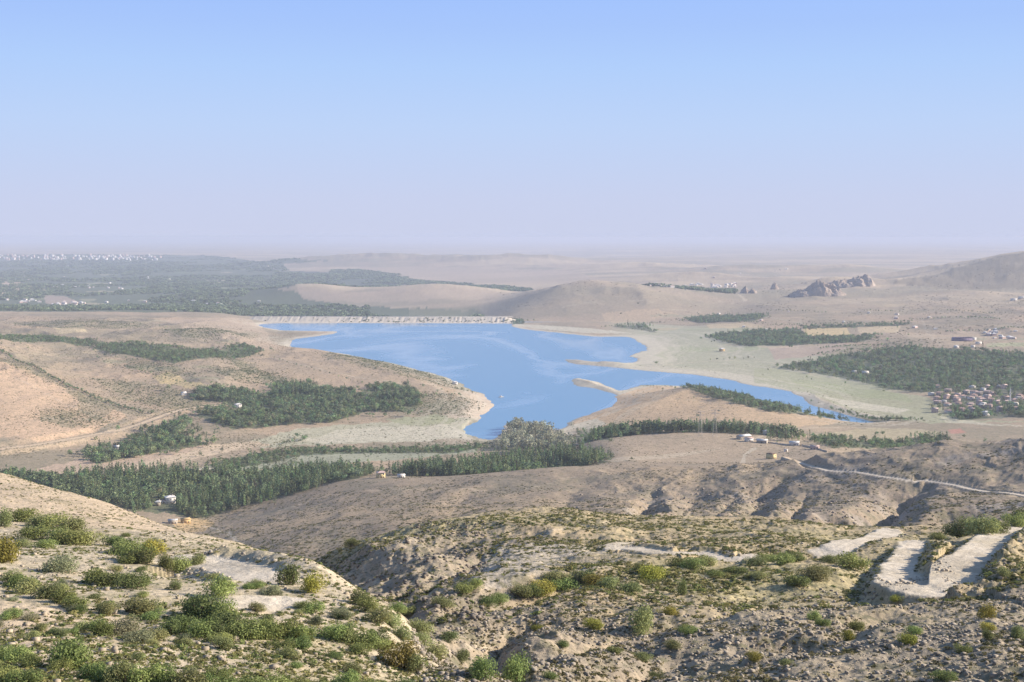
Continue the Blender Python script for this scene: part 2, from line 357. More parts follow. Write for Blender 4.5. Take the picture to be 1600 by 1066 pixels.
# ------------------------------------------------------------------ node helpers
def new_mat(name):
    m = bpy.data.materials.new(name); m.use_nodes = True
    nt = m.node_tree; b = nt.nodes['Principled BSDF']; b.inputs['Roughness'].default_value = 0.9
    b.inputs['Specular IOR Level'].default_value = 0.15
    return m, nt, b
def grid_mesh(name, X, Y, Z):
    h, w = X.shape; me = bpy.data.meshes.new(name)
    me.vertices.add(h * w)
    me.vertices.foreach_set('co', np.stack([X, Y, Z], -1).astype(np.float32).ravel())
    idx = np.arange(h * w).reshape(h, w)
    q = np.stack([idx[:-1, :-1], idx[:-1, 1:], idx[1:, 1:], idx[1:, :-1]], -1).reshape(-1, 4)
    me.loops.add(q.size); me.polygons.add(len(q))
    me.loops.foreach_set('vertex_index', q.astype(np.int32).ravel())
    me.polygons.foreach_set('loop_start', np.arange(0, q.size, 4, dtype=np.int32))
    me.polygons.foreach_set('use_smooth', np.ones(len(q), bool))
    me.update(calc_edges=True)
    return me
def link(name, me, mat=None, parent=None, **props):
    o = bpy.data.objects.new(name, me); scene.collection.objects.link(o)
    if mat is not None: me.materials.append(mat)
    if parent is not None: o.parent = parent
    for k_, v_ in props.items(): o[k_] = v_
    return o
#@COVER
# ------------------------------------------------------------------ graded tracks (benches cut into the slopes)
def path_pts(px_pts, dmin, n=10):
    P_ = np.array([at(a, b_, dmin) for a, b_ in px_pts]); Q = []
    m = len(P_)
    for i in range(m - 1):
        p0, p1, p2, p3 = P_[max(i - 1, 0)], P_[i], P_[i + 1], P_[min(i + 2, m - 1)]
        for k_ in range(n):
            f = k_ / n
            Q.append(0.5 * (2 * p1 + (p2 - p0) * f + (2 * p0 - 5 * p1 + 4 * p2 - p3) * f ** 2 + (3 * p1 - 3 * p2 + p3 - p0) * f ** 3))
    Q.append(P_[-1]); return np.array(Q)
def window(P_, pad):
    lo, hi = P_.min(0) - pad, P_.max(0) + pad
    j = np.where((Dg[:, 0] >= lo[1]) & (Dg[:, 0] <= hi[1]))[0]
    uu = np.array([lo[0] / max(lo[1], 1), lo[0] / hi[1], hi[0] / max(lo[1], 1), hi[0] / hi[1]])
    i = np.where((cu >= uu.min()) & (cu <= uu.max()))[0]
    if len(j) < 2 or len(i) < 2: return None
    return slice(j[0], j[-1] + 1), slice(i[0], i[-1] + 1)
def near_path(P_, x, y):
    """distance to a path, place along it (0..n-1) and signed side (+ = larger X)"""
    d = np.full(x.shape, 1e9); par = np.zeros(x.shape); side = np.zeros(x.shape)
    for i in range(len(P_) - 1):
        a = P_[i]; ab = P_[i + 1] - a; L2 = max(ab @ ab, 1e-9)
        t = np.clip(((x - a[0]) * ab[0] + (y - a[1]) * ab[1]) / L2, 0, 1)
        dx = x - a[0] - t * ab[0]; dy = y - a[1] - t * ab[1]; dd = np.hypot(dx, dy)
        m = dd < d; d[m] = dd[m]; par[m] = (i + t)[m]; side[m] = dx[m]
    return d, par, side
TRACK = np.zeros(Zg.shape)        # 1 on bare graded earth
RUT = np.zeros(Zg.shape)          # wheel ruts
def inner(par, n): return sstep(0, 6, par) * (1 - sstep(n - 7, n - 1, par))
def grade(px_pts, half, dmin, dz=None, bank=0.0, edge=1.2, smooth=9):
    global Zg
    P_ = path_pts(px_pts, dmin); hv = np.atleast_1d(np.array(half, float)); half = float(hv.max()); w = window(P_, half * 6 + 12)
    if w is None: return P_
    x, y = Xg[w], Yg[w]; d, par, side = near_path(P_, x, y)
    half = np.interp(par, np.linspace(0, len(P_) - 1, len(hv)), hv) if len(hv) > 1 else half
    z = ter_z(P_[:, 0], P_[:, 1])
    ker = np.ones(smooth) / smooth; z = np.convolve(np.pad(z, smooth // 2, mode='edge'), ker, 'valid')[:len(P_)]
    if dz is not None: z = z + np.interp(np.linspace(0, 1, len(P_)), np.linspace(0, 1, len(dz)), dz)
    zr = np.interp(par, np.arange(len(P_)), z)
    rough = fbm(x / 1.7, y / 1.7, 3, 401)
    dn = d + rough * 1.1
    zz = Zg[w].copy()
    near_ = (1 - sstep(half * 2.0, half * 4.0, d)) * inner(par, len(P_))
    zz = zz * (1 - near_) + (zr + 0.10 * side + 0.25 * rough) * near_
    if bank > 0:
        b1 = sstep(half, half + 3.0, d) * np.exp(-np.maximum(d - half - 3.0, 0) / 9) * inner(par, len(P_))
        zz = zz + np.where(side > 0, bank, -0.8 * bank) * b1 * (1 + 0.35 * rough)
    f = 1 - sstep(half, half + edge, dn)
    Zg[w] = zz * (1 - f) + (zr + 0.06 * rough) * f
    RUT[w] = np.maximum(RUT[w], np.exp(-((d + 0.15 * rough - 0.95) / 0.32) ** 2) * np.clip(0.7 + rough, 0, 1))
    TRACK[w] = np.maximum(TRACK[w], 1 - sstep(half * 0.95, half * 1.05 + 0.7, dn))
    return P_
ROAD_A = grade([(1740,815),(1665,820),(1600,832),(1560,846),(1530,868),(1505,893),(1482,914),(1450,922),(1420,910),(1405,889),(1409,869),(1428,850)], [3,3,3,3,2.8,2.9,4.4,6.0,4.6,2.6,2.3,2.3], 60,
               dz=[0.6,0.8,1.0,1.4,1.7,1.8,1.6,1.0,0.2,-0.5,-0.9,-0.6], bank=2.0)
ROAD_B = grade([(1390,834),(1350,843),(1318,853),(1292,864)], 3.2, 60, dz=[0.2, 0.3], bank=0.6)
ROAD_C = grade([(1175,868),(1140,874),(1100,866),(1040,861),(985,858),(958,854),(975,849),(1020,851)], 1.6, 60, bank=0.4)
ROAD_D = grade([(285,878),(330,884),(375,892),(420,908)], 2.6, 60, dz=[0.2, 0.2], bank=0.3)
ROAD_E = grade([(350,940),(400,941),(440,944)], 1.9, 60, bank=0.0)
ROAD_F = grade([(1225,719),(1275,727),(1340,738),(1390,746),(1425,752),(1450,752),(1500,759),(1560,768),(1640,780),(1720,790)], 2.6, 640, bank=0.8, edge=2)
ROAD_G = grade([(-60,712),(0,702),(50,696),(110,686),(150,679),(185,672)], 10.0, 1300, bank=1.0, edge=5)
ROAD_H = grade([(185,672),(220,662),(250,651),(290,639),(330,634),(372,634)], 5.5, 1300, edge=5)
SG = (Zg - CZ) / Dg

# ------------------------------------------------------------------ what grows or lies where
COL = np.zeros(Zg.shape + (3,))
def setc(c): return np.array(c, float)
nA = fbm(Xg / 180, Yg / 180, 4, 101); nB = fbm(Xg / 40, Yg / 40, 4, 103); nC = fbm(Xg / 7, Yg / 7, 4, 107); nF = fbm(Xg / 900, Yg / 500, 4, 109)
def mixc(f, c):
    global COL
    COL += (setc(c) - COL) * np.clip(f, 0, 1)[..., None]
COL[:] = setc((0.36, 0.275, 0.19))
mixc(sstep(-0.2, 0.5, nA + 0.4 * nB), (0.41, 0.295, 0.20)); mixc(0.9 * sstep(0.0, 0.4, -nA + 0.7 * nB), (0.27, 0.22, 0.15))
far = sstep(math.log(4200), math.log(6000), tt)
mixc(far * 0.8, (0.38, 0.295, 0.21)); mixc(far * 0.8 * sstep(0.0, 0.2, nF), (0.47, 0.37, 0.25)); mixc(far * 0.7 * sstep(0.0, 0.2, -nF + 0.3 * nA), (0.26, 0.23, 0.16))
# middle hill
midm = sstep(math.log(560), math.log(620), tt) * (1 - sstep(math.log(1440), math.log(1500), tt))
mixc(midm, (0.315, 0.24, 0.17)); mixc(midm * 0.8 * sstep(0.0, 0.4, nB + 0.4 * nC), (0.23, 0.19, 0.135)); mixc(midm * 0.6 * sstep(0.1, 0.5, nA), (0.36, 0.265, 0.175))
mixc(midm * 0.8 * sstep(900, 1000, pxg) * sstep(0.1, 0.45, -nB) * (1 - sstep(math.log(1050), math.log(1200), tt)), (0.33, 0.28, 0.235))
# centre hill
cen = (1 - sstep(math.log(430), math.log(540), tt))
mixc(cen, (0.385, 0.305, 0.185)); mixc(cen * 0.7 * sstep(-0.05, 0.35, nB + 0.4 * nA), (0.335, 0.285, 0.15)); mixc(cen * 0.7 * sstep(0.05, 0.4, -nB + 0.4 * nC), (0.41, 0.31, 0.195))
nearrock = cen * (1 - sstep(math.log(128), math.log(170), tt))
mixc(nearrock * 0.8, (0.335, 0.272, 0.198)); mixc(nearrock * 0.8 * sstep(-0.05, 0.3, nC), (0.255, 0.212, 0.158))
# left spur: pale limy earth
spur_d = np.interp(pxg[0], [-400, 0, 130, 260, 400, 480, 550, 610, 672, 700], [500, 420, 350, 290, 222, 188, 150, 130, 104, 92])
spur = SPURM = (1 - sstep(0.97, 1.04, np.exp(tt) / spur_d[None, :])) * (1 - sstep(660, 700, pxg))
mixc(spur, (0.49, 0.405, 0.285)); mixc(spur * 0.8 * sstep(-0.05, 0.35, nC + 0.3 * nB), (0.38, 0.315, 0.20)); mixc(spur * 0.7 * sstep(0.1, 0.45, nB), (0.49, 0.375, 0.265))
mixc(spur * 0.75 * sstep(math.log(185), math.log(230), tt), (0.47, 0.36, 0.25))
def paint(poly, c, dmin, f=1.0, edge=3.0, grain=0.0, seed=0, world=False):
    P_ = np.array(poly, float) if world else region(poly, dmin)
    w = window(P_, 40)
    if w is None: return P_
    x, y = Xg[w], Yg[w]; D = Dg[w[0]]
    sc = np.maximum(D * edge / F * 1.0, 0.3)
    jx = x + sc * fbm(x / (sc * 5), y / (sc * 7), 3, 200 + seed) * 2.0; jy = y + sc * 3 * fbm(x / (sc * 5), y / (sc * 9), 3, 300 + seed) * 2.0
    m = inside(P_, jx, jy).astype(float) * f
    if grain > 0: m = m * np.clip(1 - grain * 1.6 * sstep(-0.1, 0.3, fbm(x / 25, y / 45, 3, 500 + seed)), 0, 1)
    COL[w] += (setc(c) - COL[w]) * m[..., None]
    return P_
rav = cen * (1 - spur) * (1 - sstep(690, 790, pxg + 250 * nB)) * sstep(math.log(135), math.log(160), tt) * (1 - sstep(math.log(275), math.log(315), tt))
mixc(rav * 0.8, (0.34, 0.275, 0.20)); mixc(rav * sstep(-0.1, 0.3, nC), (0.25, 0.205, 0.15)); mixc(rav * 0.5 * sstep(0.15, 0.4, -nC), (0.46, 0.38, 0.28))
paint([(720,900),(760,862),(900,852),(1000,866),(960,890),(850,905),(760,922)], (0.43,0.37,0.29), 120, 0.75, 6, grain=0.5)
# lake margins
shore = (SD > -30) & (SD < 1e3)
flat2 = sstep(930, 1010, pxg) * sstep(math.log(2380), math.log(2560), tt)
strand = np.where(shore, 1 - sstep(14, 46, (SD + 10 * nB) / (1 + 1.3 * flat2)), 0)
bed = np.where(shore, 1 - sstep(380, 520, SD + 90 * nA), 0) * flat2
mixc(bed, (0.36, 0.34, 0.235)); mixc(bed * 0.8 * sstep(0.0, 0.35, nA + 0.3 * nB), (0.315, 0.325, 0.19)); 
stripe = fbm(SD / 16, nA * 2 + Yg / 900, 3, 120)
mixc(bed * 0.6 * sstep(0.05, 0.3, stripe), (0.47, 0.42, 0.32))
mixc(strand * 0.85, (0.50, 0.44, 0.335)); mixc(np.where(shore, 1 - sstep(1.5, 7, SD + 3 * nB), 0) * 0.7, (0.36, 0.31, 0.25))
GREEN = (0.105, 0.125, 0.070); GREY_GREEN = (0.15, 0.155, 0.105); OLIVE = (0.19, 0.18, 0.105); STRAW = (0.56, 0.42, 0.22); PALE = (0.56, 0.50, 0.38); FLATS = (0.42, 0.385, 0.27); PINK = (0.42, 0.32, 0.23)
# left bank
paint([(360,700),(440,676),(520,664),(600,660),(690,650),(735,655),(728,672),(740,684),(640,690),(520,694),(440,698)], FLATS, 1500)
paint([(470,690),(520,672),(600,668),(690,664),(728,676),(735,684),(640,690),(560,693)], PALE, 1500, 0.75, 5)
paint([(600,655),(680,648),(720,655),(700,664),(640,664)], (0.34,0.33,0.2), 1500)
paint([(330,740),(400,724),(500,708),(640,705),(740,700),(745,708),(640,716),(560,722),(480,730),(400,733)], (0.33,0.325,0.23), 1450)
paint([(300,735),(345,722),(375,722),(360,733)], PALE, 1450)
paint([(170,735),(260,712),(330,694),(400,690),(430,694),(350,707),(280,722),(200,740)], (0.55,0.42,0.29), 1450)
paint([(50,735),(150,712),(250,703),(330,693),(300,705),(200,728),(100,745)], (0.50,0.36,0.26), 1450, 0.8)
paint([(0,702),(60,693),(120,683),(180,672),(190,675),(120,692),(60,704),(0,712)], (0.54,0.40,0.26), 1450, 0.7)
paint([(235,590),(260,583),(300,596),(320,602),(290,606),(250,600)], STRAW, 1800); paint([(80,512),(130,506),(140,520),(90,521)], (0.53,0.42,0.26), 2600, 0.8)
paint([(-50,560),(40,575),(110,610),(190,650),(150,672),(60,690),(-50,700)], (0.56,0.385,0.25), 1700, 0.85, 8)  # orange-tan earth, its colour lightened to carry the sun on this slope
paint([(100,615),(180,620),(190,640),(150,655),(110,645)], (0.30,0.245,0.16), 1700, 0.7, 10)
paint([(400,545),(480,548),(600,585),(740,618),(700,628),(600,600),(470,592),(400,585)], (0.43, 0.315, 0.21), 1800, 0.7, 5)
paint([(690,640),(740,610),(770,628),(768,640),(740,655),(700,655)], (0.50,0.395,0.29), 1800, 0.8)
paint([(240,500),(390,498),(420,520),(440,545),(400,545),(330,525)], (0.45,0.34,0.245), 2600, 0.7)
paint([(798,506),(860,509),(930,514),(988,523),(925,522),(830,513)], PALE, 4000, 0.9, 1)
for k_ in range(34):     # old plots and terraces on the left bank
    x0 = rng.uniform(60, 440); y0 = rng.uniform(502, 640); wd = rng.uniform(25, 70); hh = rng.uniform(2.5, 6)
    paint([(x0, y0), (x0 + wd * .4, y0 - hh * .7), (x0 + wd, y0 - hh * .1), (x0 + wd * .85, y0 + hh * .6), (x0 + wd * .2, y0 + hh * .7)],
          [(0.48,0.37,0.25), (0.31,0.26,0.17), (0.44,0.33,0.21), (0.29,0.27,0.165)][k_ % 4], 1750, 0.6, 2.5, seed=40 + k_)
# orange hill, brown hill
paint([(266,814),(300,806),(335,816),(320,830),(280,832)], (0.54,0.37,0.19), 1100, 0.85, 2)
paint([(890,664),(960,622),(1010,603),(1100,608),(1200,632),(1320,660),(1240,668),(1100,656),(960,668)], (0.50,0.35,0.215), 1800, 0.9)
paint([(930,693),(1000,681),(1080,675),(1170,679),(1260,694),(1300,712),(1200,724),(1000,728),(940,715)], (0.375,0.285,0.20), 1420, 0.95)
paint([(940,722),(1090,705),(1130,700),(1092,709),(960,727)], (0.47,0.38,0.28), 1420, 0.7, 1)
paint([(1155,728),(1160,710),(1178,699),(1184,700),(1166,712),(1164,729)], (0.50,0.42,0.32), 1420, 0.8, 0.8)
paint([(1260,680),(1350,668),(1450,672),(1480,676),(1400,686),(1310,686)], (0.42,0.345,0.215), 1600, 0.9)
paint([(1480,672),(1500,669),(1510,676),(1486,678)], (0.50,0.22,0.17), 1600, 0.7, 1)
paint([(895,664),(930,654),(950,662),(920,672)], PALE, 1800, 0.8, 2)
# right plain fields
paint([(1180,575),(1230,578),(1290,588),(1340,598),(1390,612),(1450,620),(1480,640),(1520,658),(1620,660),(1700,680),(1480,669),(1400,656),(1330,641),(1262,613),(1180,598)], (0.35,0.34,0.215), 2000, 0.9, 4)
paint([(1230,590),(1330,604),(1420,618),(1440,630),(1330,618),(1250,602)], (0.30,0.315,0.17), 2000, 0.7, 5); paint([(1275,617),(1340,628),(1425,641),(1400,646),(1330,637)], PALE, 2000, 0.8, 2); paint([(1470,650),(1560,664),(1640,668),(1560,672),(1480,660)], PALE, 1950, 0.6, 3)
paint([(1390,443),(1450,431),(1500,417),(1560,401),(1600,395),(1720,386),(1720,452),(1600,452),(1500,452)], (0.22,0.18,0.125), 5200, 0.85, 3)
paint([(1252,514),(1320,512),(1330,524),(1265,527)], STRAW, 2800); paint([(1340,511),(1410,509),(1400,520),(1345,522)], (0.52,0.40,0.25), 2800)
paint([(1100,508),(1170,504),(1190,512),(1110,514)], (0.54,0.41,0.25), 2800, 0.8)
paint([(940,490),(1020,482),(1060,492),(1020,500),(960,505)], (0.50,0.36,0.23), 2800, 0.7)
paint([(1200,544),(1290,534),(1340,540),(1280,556),(1210,563)], (0.40,0.30,0.23), 2800, 0.9)
paint([(1400,520),(1500,522),(1600,515),(1600,530),(1480,540)], (0.46,0.345,0.23), 2800, 0.7, grain=0.5)
paint([(1540,537),(1600,535),(1600,542),(1545,543)], (0.40,0.40,0.22), 2800, 0.8)
for k_ in range(26):     # strips of stubble and fallow
    x0 = rng.uniform(1000, 1600); y0 = rng.uniform(470, 545); wd = rng.uniform(30, 90); hh = rng.uniform(2, 5)
    paint([(x0, y0), (x0 + wd * .4, y0 - hh * .6), (x0 + wd, y0 - hh * .2), (x0 + wd * .8, y0 + hh * .5), (x0 + wd * .2, y0 + hh * .6)],
          [(0.48,0.37,0.26), (0.33,0.27,0.18), (0.42,0.33,0.21), (0.30,0.285,0.18)][k_ % 4], 2800, 0.6, 2, seed=k_)
# green plain far left and strips between the far hills
PLAIN = [(-420,398),(200,398),(330,400),(470,405),(520,408),(440,413),(450,424),(420,440),(430,450),(470,466),(560,479),(640,482),(745,484),(760,494),(400,494),(330,489),(250,497),(100,497),(0,500),(-420,500)]
paint(PLAIN, (0.105,0.125,0.075), 4700, 1.0, 4)
paint([(430,425),(560,421),(630,430),(645,441),(560,451),(470,448),(420,450)], (0.085,0.105,0.07), 7000, 1.0, 2)
paint([(630,436),(700,442),(800,449),(860,456),(850,463),(760,465),(700,457),(640,447)], (0.085,0.105,0.07), 7000, 1.0, 2)
paint([(1005,455),(1080,449),(1150,454),(1150,463),(1090,463),(1020,461)], (0.085,0.105,0.07), 5600, 1.0, 1)
paint([(640,482),(745,479),(760,492),(640,494)], (0.20,0.19,0.12), 4700, 0.6, 2)
for k_ in range(60):
    x0 = rng.uniform(-250, 430); y0 = rng.uniform(412, 490); wd = rng.uniform(15, 60); hh = 0.8 + (y0 - 400) / 40 * rng.uniform(.5, 1.5)
    paint([(x0, y0), (x0 + wd * .4, y0 - hh * .6), (x0 + wd, y0 - hh * .2), (x0 + wd * .8, y0 + hh * .5), (x0 + wd * .2, y0 + hh * .6)],
          [(0.40,0.34,0.22), (0.22,0.23,0.12), (0.30,0.28,0.18), (0.14,0.17,0.08)][k_ % 4], 4700, 0.75, 1.5, seed=k_)
paint([(-100,428),(0,430),(30,440),(70,455),(40,462),(-100,460)], (0.47,0.36,0.25), 4700, 0.95); paint([(60,462),(110,463),(130,473),(70,478)], (0.42,0.31,0.25), 4700, 0.7)
for a_ in ([(450,424),(620,416),(800,420),(900,424),(960,440),(800,444),(650,436),(560,426)], [(430,452),(560,457),(640,449),(760,452),(830,468),(740,478),(640,477),(560,473),(480,464)]):
    paint(a_, PINK, 5800, 0.7)
# woods floor
WOODS = {
 'W1': ([(-40,748),(60,752),(120,745),(200,740),(260,738),(320,742),(400,742),(470,738),(510,736),(556,737),(575,742),(560,748),(520,754),(460,772),(400,787),(350,800),(320,808),(270,804),(230,800),(195,796),(130,782),(80,768),(0,752)], 1290, 'poplar'),
 'W2': ([(612,742),(645,736),(690,730),(740,726),(800,718),(870,710),(925,712),(950,722),(968,728),(940,731),(900,732),(800,740),(720,750),(640,750)], 1440, 'poplar'),
 'W3': ([(302,616),(337,606),(372,610),(420,624),(429,602),(481,600),(494,608),(564,613),(586,604),(647,606),(656,628),(647,643),(569,644),(516,660),(451,663),(394,670),(363,670),(306,650),(315,643),(367,640),(363,628),(302,625)], 1700, 'mixed'),
 'W4': ([(130,708),(180,698),(230,676),(295,650),(302,655),(282,675),(312,688),(330,692),(250,706),(200,714),(150,726)], 1450, 'mixed'),
 'W4b': ([(180,705),(200,700),(235,708),(200,716),(165,722)], 1450, 'mixed'),
 'W6': ([(144,544),(166,537),(245,539),(306,547),(337,549),(376,538),(411,547),(385,558),(271,569),(227,560),(175,553)], 2350, 'mixed'),
 'W7': ([(-60,523),(60,525),(150,531),(170,538),(140,541),(60,533),(0,531),(-60,530)], 2500, 'mixed'),
 'W8': ([(922,690),(960,678),(1050,674),(1150,674),(1245,684),(1250,690),(1150,680),(1050,678),(960,690)], 1720, 'poplar'),
 'W9': ([(1066,607),(1110,608),(1180,620),(1250,637),(1325,660),(1285,666),(1200,645),(1120,624)], 2060, 'mixed'),
 'W10': ([(1215,574),(1280,563),(1330,554),(1370,548),(1400,542),(1480,544),(1540,548),(1600,553),(1720,560),(1720,620),(1600,612),(1500,610),(1440,614),(1380,607),(1330,592),(1280,585)], 2200, 'mixed'),
 'W11': ([(1103,525),(1180,518),(1250,515),(1262,527),(1330,527),(1365,524),(1350,534),(1240,540),(1160,541),(1130,533)], 3000, 'mixed'),
 'W12': ([(1070,497),(1120,493),(1200,493),(1180,502),(1090,505)], 3500, 'mixed'), 'W12b': ([(1250,511),(1330,509),(1420,505),(1420,508),(1330,512),(1260,514)], 3200, 'mixed'),
 'W13': ([(1450,618),(1600,604),(1720,640),(1600,655),(1540,655),(1485,642)], 2050, 'sparse'),
 'W13b': ([(1484,640),(1540,638),(1545,654),(1500,656)], 2050, 'mixed'), 'W13c': ([(1580,640),(1640,640),(1640,660),(1590,662)], 2050, 'mixed'),
 'W14': ([(1262,684),(1330,688),(1400,692),(1440,684),(1480,686),(1480,695),(1400,700),(1300,703)], 1560, 'mixed'),
 'W15': ([(778,704),(790,676),(812,668),(850,674),(872,684),(884,704),(830,710)], 1650, 'willow'), 'S1': ([(330,726),(420,707),(480,701),(600,703),(740,697),(776,699),(700,708),(560,708),(470,712),(400,728),(340,736)], 1450, 'mixed'), 'W15b': ([(905,672),(960,668),(950,690),(890,690)], 1650, 'sparse'),
 'W17': ([(800,500),(815,499),(815,507),(803,507)], 4400, 'mixed'), 'W18': ([(1025,520),(955,510),(1010,507)], 3300, 'sparse'),
}
WOODP = {}
for k_, (poly, dm, kind) in WOODS.items():
    WOODP[k_] = (paint(poly, GREEN if kind not in ('sparse', 'willow') else GREY_GREEN, dm, 0.9, 2.5), kind)
SHRUBS = {
 'S1': ([(330,720),(420,704),(480,698),(600,700),(740,694),(772,696),(700,706),(560,706),(470,710),(400,726),(340,732)], 1450),
 'S2': ([(500,555),(560,556),(640,573),(720,595),(757,618),(700,605),(640,590),(560,572)], 2250), 'S3': ([(-20,552),(60,580),(130,612),(180,640),(160,640),(100,608),(30,575)], 1900),
 'S4': ([(560,612),(650,612),(740,625),(730,650),(650,648),(600,630)], 2000), 'S5': ([(330,545),(440,590),(450,600),(380,580)], 2000), 'S6': ([(975,608),(1010,602),(1048,604),(1060,600),(1000,598)], 2280),
 'T1': ([(140,590),(220,598),(300,618),(330,640),(260,640),(190,622)], 1850), 'T2': ([(320,572),(400,580),(445,592),(440,602),(370,596)], 2100), 'T3': ([(20,505),(140,500),(230,508),(160,514),(60,512)], 2900), 'T4': ([(250,515),(330,512),(390,522),(340,530),(270,526)], 2900), 'T5': ([(200,560),(270,572),(310,586),(260,590),(200,575)], 2100), 'T6': ([(60,640),(130,640),(180,662),(120,668),(60,660)], 1750),
 'S7': ([(1250,636),(1330,652),(1440,684),(1430,688),(1320,660)], 2050), 'S8': ([(735,655),(780,660),(800,680),(770,700),(740,696)], 1650)}
SHRUBP = {k_: paint(poly, OLIVE, dm, 0.55, 3, grain=0.4) for k_, (poly, dm) in SHRUBS.items()}
mixc(TRACK * (0.85 + 0.5 * nC) * (1 - sstep(math.log(560), math.log(620), tt)), (0.55, 0.475, 0.375)); mixc(TRACK * sstep(math.log(560), math.log(620), tt), (0.52, 0.44, 0.345))
mixc(TRACK * sstep(math.log(1250), math.log(1300), tt), (0.56, 0.42, 0.27))
mixc(RUT * TRACK * 0.55, (0.40, 0.335, 0.255))
def trail(pts, width, dmin, f=0.6, c=(0.52, 0.43, 0.32)):
    P_ = path_pts(pts, dmin, 8); w = window(P_, width * 4 + 5)
    if w is None: return
    x, y = Xg[w], Yg[w]; d = near_path(P_, x, y)[0] + width * 0.5 * fbm(x / (width * 3), y / (width * 3), 3, 131)
    COL[w] += (setc(c) - COL[w]) * (np.clip(f * (1 - sstep(width * 0.35, width * 0.75, d)), 0, 1))[..., None]
for t_ in (([(318,822),(345,832),(372,846),(405,866)], 3.0, 800, 0.8), ([(430,800),(520,775),(640,765),(760,768)], 2.2, 900, 0.45), ([(700,790),(820,765),(900,745)], 2.0, 900, 0.4), ([(1120,745),(1200,735),(1260,728)], 2.4, 900, 0.5), ([(1470,725),(1540,712),(1620,708)], 2.2, 900, 0.45),
           ([(0,645),(90,655),(180,655)], 3.5, 1600, 0.5), ([(20,590),(90,625),(150,650)], 3.0, 1700, 0.4), ([(240,560),(330,590),(372,634)], 4.0, 1800, 0.5), ([(380,545),(450,565),(540,585),(640,600),(711,605)], 4.0, 2000, 0.6), ([(470,690),(560,680),(660,668),(728,660)], 4.0, 1700, 0.5), ([(430,670),(520,668),(600,672),(690,680)], 3.0, 1700, 0.5),
           ([(960,640),(1040,622),(1120,630),(1220,650)], 3.0, 1900, 0.4), ([(1180,690),(1240,672),(1330,668),(1450,672)], 4.0, 1650, 0.6), ([(1010,575),(1100,565),(1200,566),(1280,590)], 6, 2500, 0.5), ([(1128,552),(1200,545),(1330,535),(1480,528),(1620,522)], 7, 2800, 0.55), ([(1000,482),(1120,492),(1240,503),(1420,524)], 8, 3300, 0.5), ([(1120,470),(1260,478),(1420,492),(1600,500)], 8, 3600, 0.45), ([(1165,470),(1158,463),(1150,458)], 10, 4800, 0.8), ([(1300,468),(1420,470),(1560,480)], 8, 4300, 0.4), ([(1250,500),(1255,520),(1245,545)], 6, 2900, 0.4), ([(1440,500),(1450,520),(1470,540)], 6, 2900, 0.4),
           ([(60,505),(160,500),(260,503),(380,512),(430,505)], 8, 3000, 0.5), ([(880,480),(950,470),(1020,472)], 9, 4700, 0.4), ([(690,1010),(800,975),(940,950),(1080,935)], 0.9, 100, 0.4), ([(760,870),(860,830),(960,815)], 1.2, 200, 0.45)): trail(*t_)
draw = np.where(shore & (SD > 3), 1 - sstep(50, 130, SD * (1 - 0.4 * flat2)), 0) * (fbm(SD / 5 + nB * 1.5, nA * 1.5, 2, 133) > 0.08)
mixc(draw * 0.45, (0.53, 0.465, 0.36))
SPECK = (1 - TRACK) * (1 - 0.6 * bed) * (1 - strand) * (1 - 0.55 * far) * (1 - 0.35 * spur)
COL *= (1 + 0.10 * nC + 0.06 * nB)[..., None]; COL = np.clip(COL, 0.01, 0.8)
#@ENDCOVER
tm, nt, b = new_mat('ground_cover')
att = nt.nodes.new('ShaderNodeAttribute'); att.attribute_name = 'cover'
tcg = nt.nodes.new('ShaderNodeTexCoord')
def nz(scale, detail, rough=0.6):
    n_ = nt.nodes.new('ShaderNodeTexNoise'); n_.inputs['Scale'].default_value = scale; n_.inputs['Detail'].default_value = detail; n_.inputs['Roughness'].default_value = rough
    nt.links.new(tcg.outputs['Object'], n_.inputs['Vector']); return n_.outputs[0]
def mr(src, a_, b_, c_, d_):
    m_ = nt.nodes.new('ShaderNodeMapRange'); nt.links.new(src, m_.inputs[0])
    for k_, v_ in zip((1, 2, 3, 4), (a_, b_, c_, d_)): m_.inputs[k_].default_value = v_
    return m_.outputs[0]
def mth(op, a_, b_):
    m_ = nt.nodes.new('ShaderNodeMath'); m_.operation = op
    for k_, v_ in ((0, a_), (1, b_)):
        if hasattr(v_, 'links'): nt.links.new(v_, m_.inputs[k_])
        else: m_.inputs[k_].default_value = v_
    return m_.outputs[0]
def mixn(f_, a_, b_, bt='MIX'):
    m_ = nt.nodes.new('ShaderNodeMix'); m_.data_type = 'RGBA'; m_.blend_type = bt
    for k_, v_ in ((0, f_), (6, a_), (7, b_)):
        if hasattr(v_, 'links'): nt.links.new(v_, m_.inputs[k_])
        else: m_.inputs[k_].default_value = v_
    return m_.outputs[2]
fine = mr(nz(1.6, 6, 0.7), 0.3, 0.7, 0.74, 1.22); broad = mr(nz(0.11, 5, 0.65), 0.3, 0.7, 0.86, 1.13)
c_ = mixn(1.0, att.outputs['Color'], mth('MULTIPLY', fine, broad), 'MULTIPLY')
sp1 = mr(nz(0.42, 3, 0.6), 0.56, 0.62, 0, 1); sp3 = mr(nz(0.13, 4, 0.65), 0.56, 0.63, 0, 0.8); sp2 = mr(nz(1.3, 3, 0.6), 0.57, 0.63, 0, 1)        # sprinkling of low herbs
c_ = mixn(mth('MULTIPLY', mth('MAXIMUM', mth('MAXIMUM', sp1, sp3), mth('MULTIPLY', sp2, 0.7)), mth('MULTIPLY', att.outputs['Alpha'], 0.78)), c_, (0.14, 0.13, 0.075, 1))
nt.links.new(c_, b.inputs['Base Color'])
bp = nt.nodes.new('ShaderNodeBump'); bp.inputs['Strength'].default_value = 0.55; bp.inputs['Distance'].default_value = 0.5
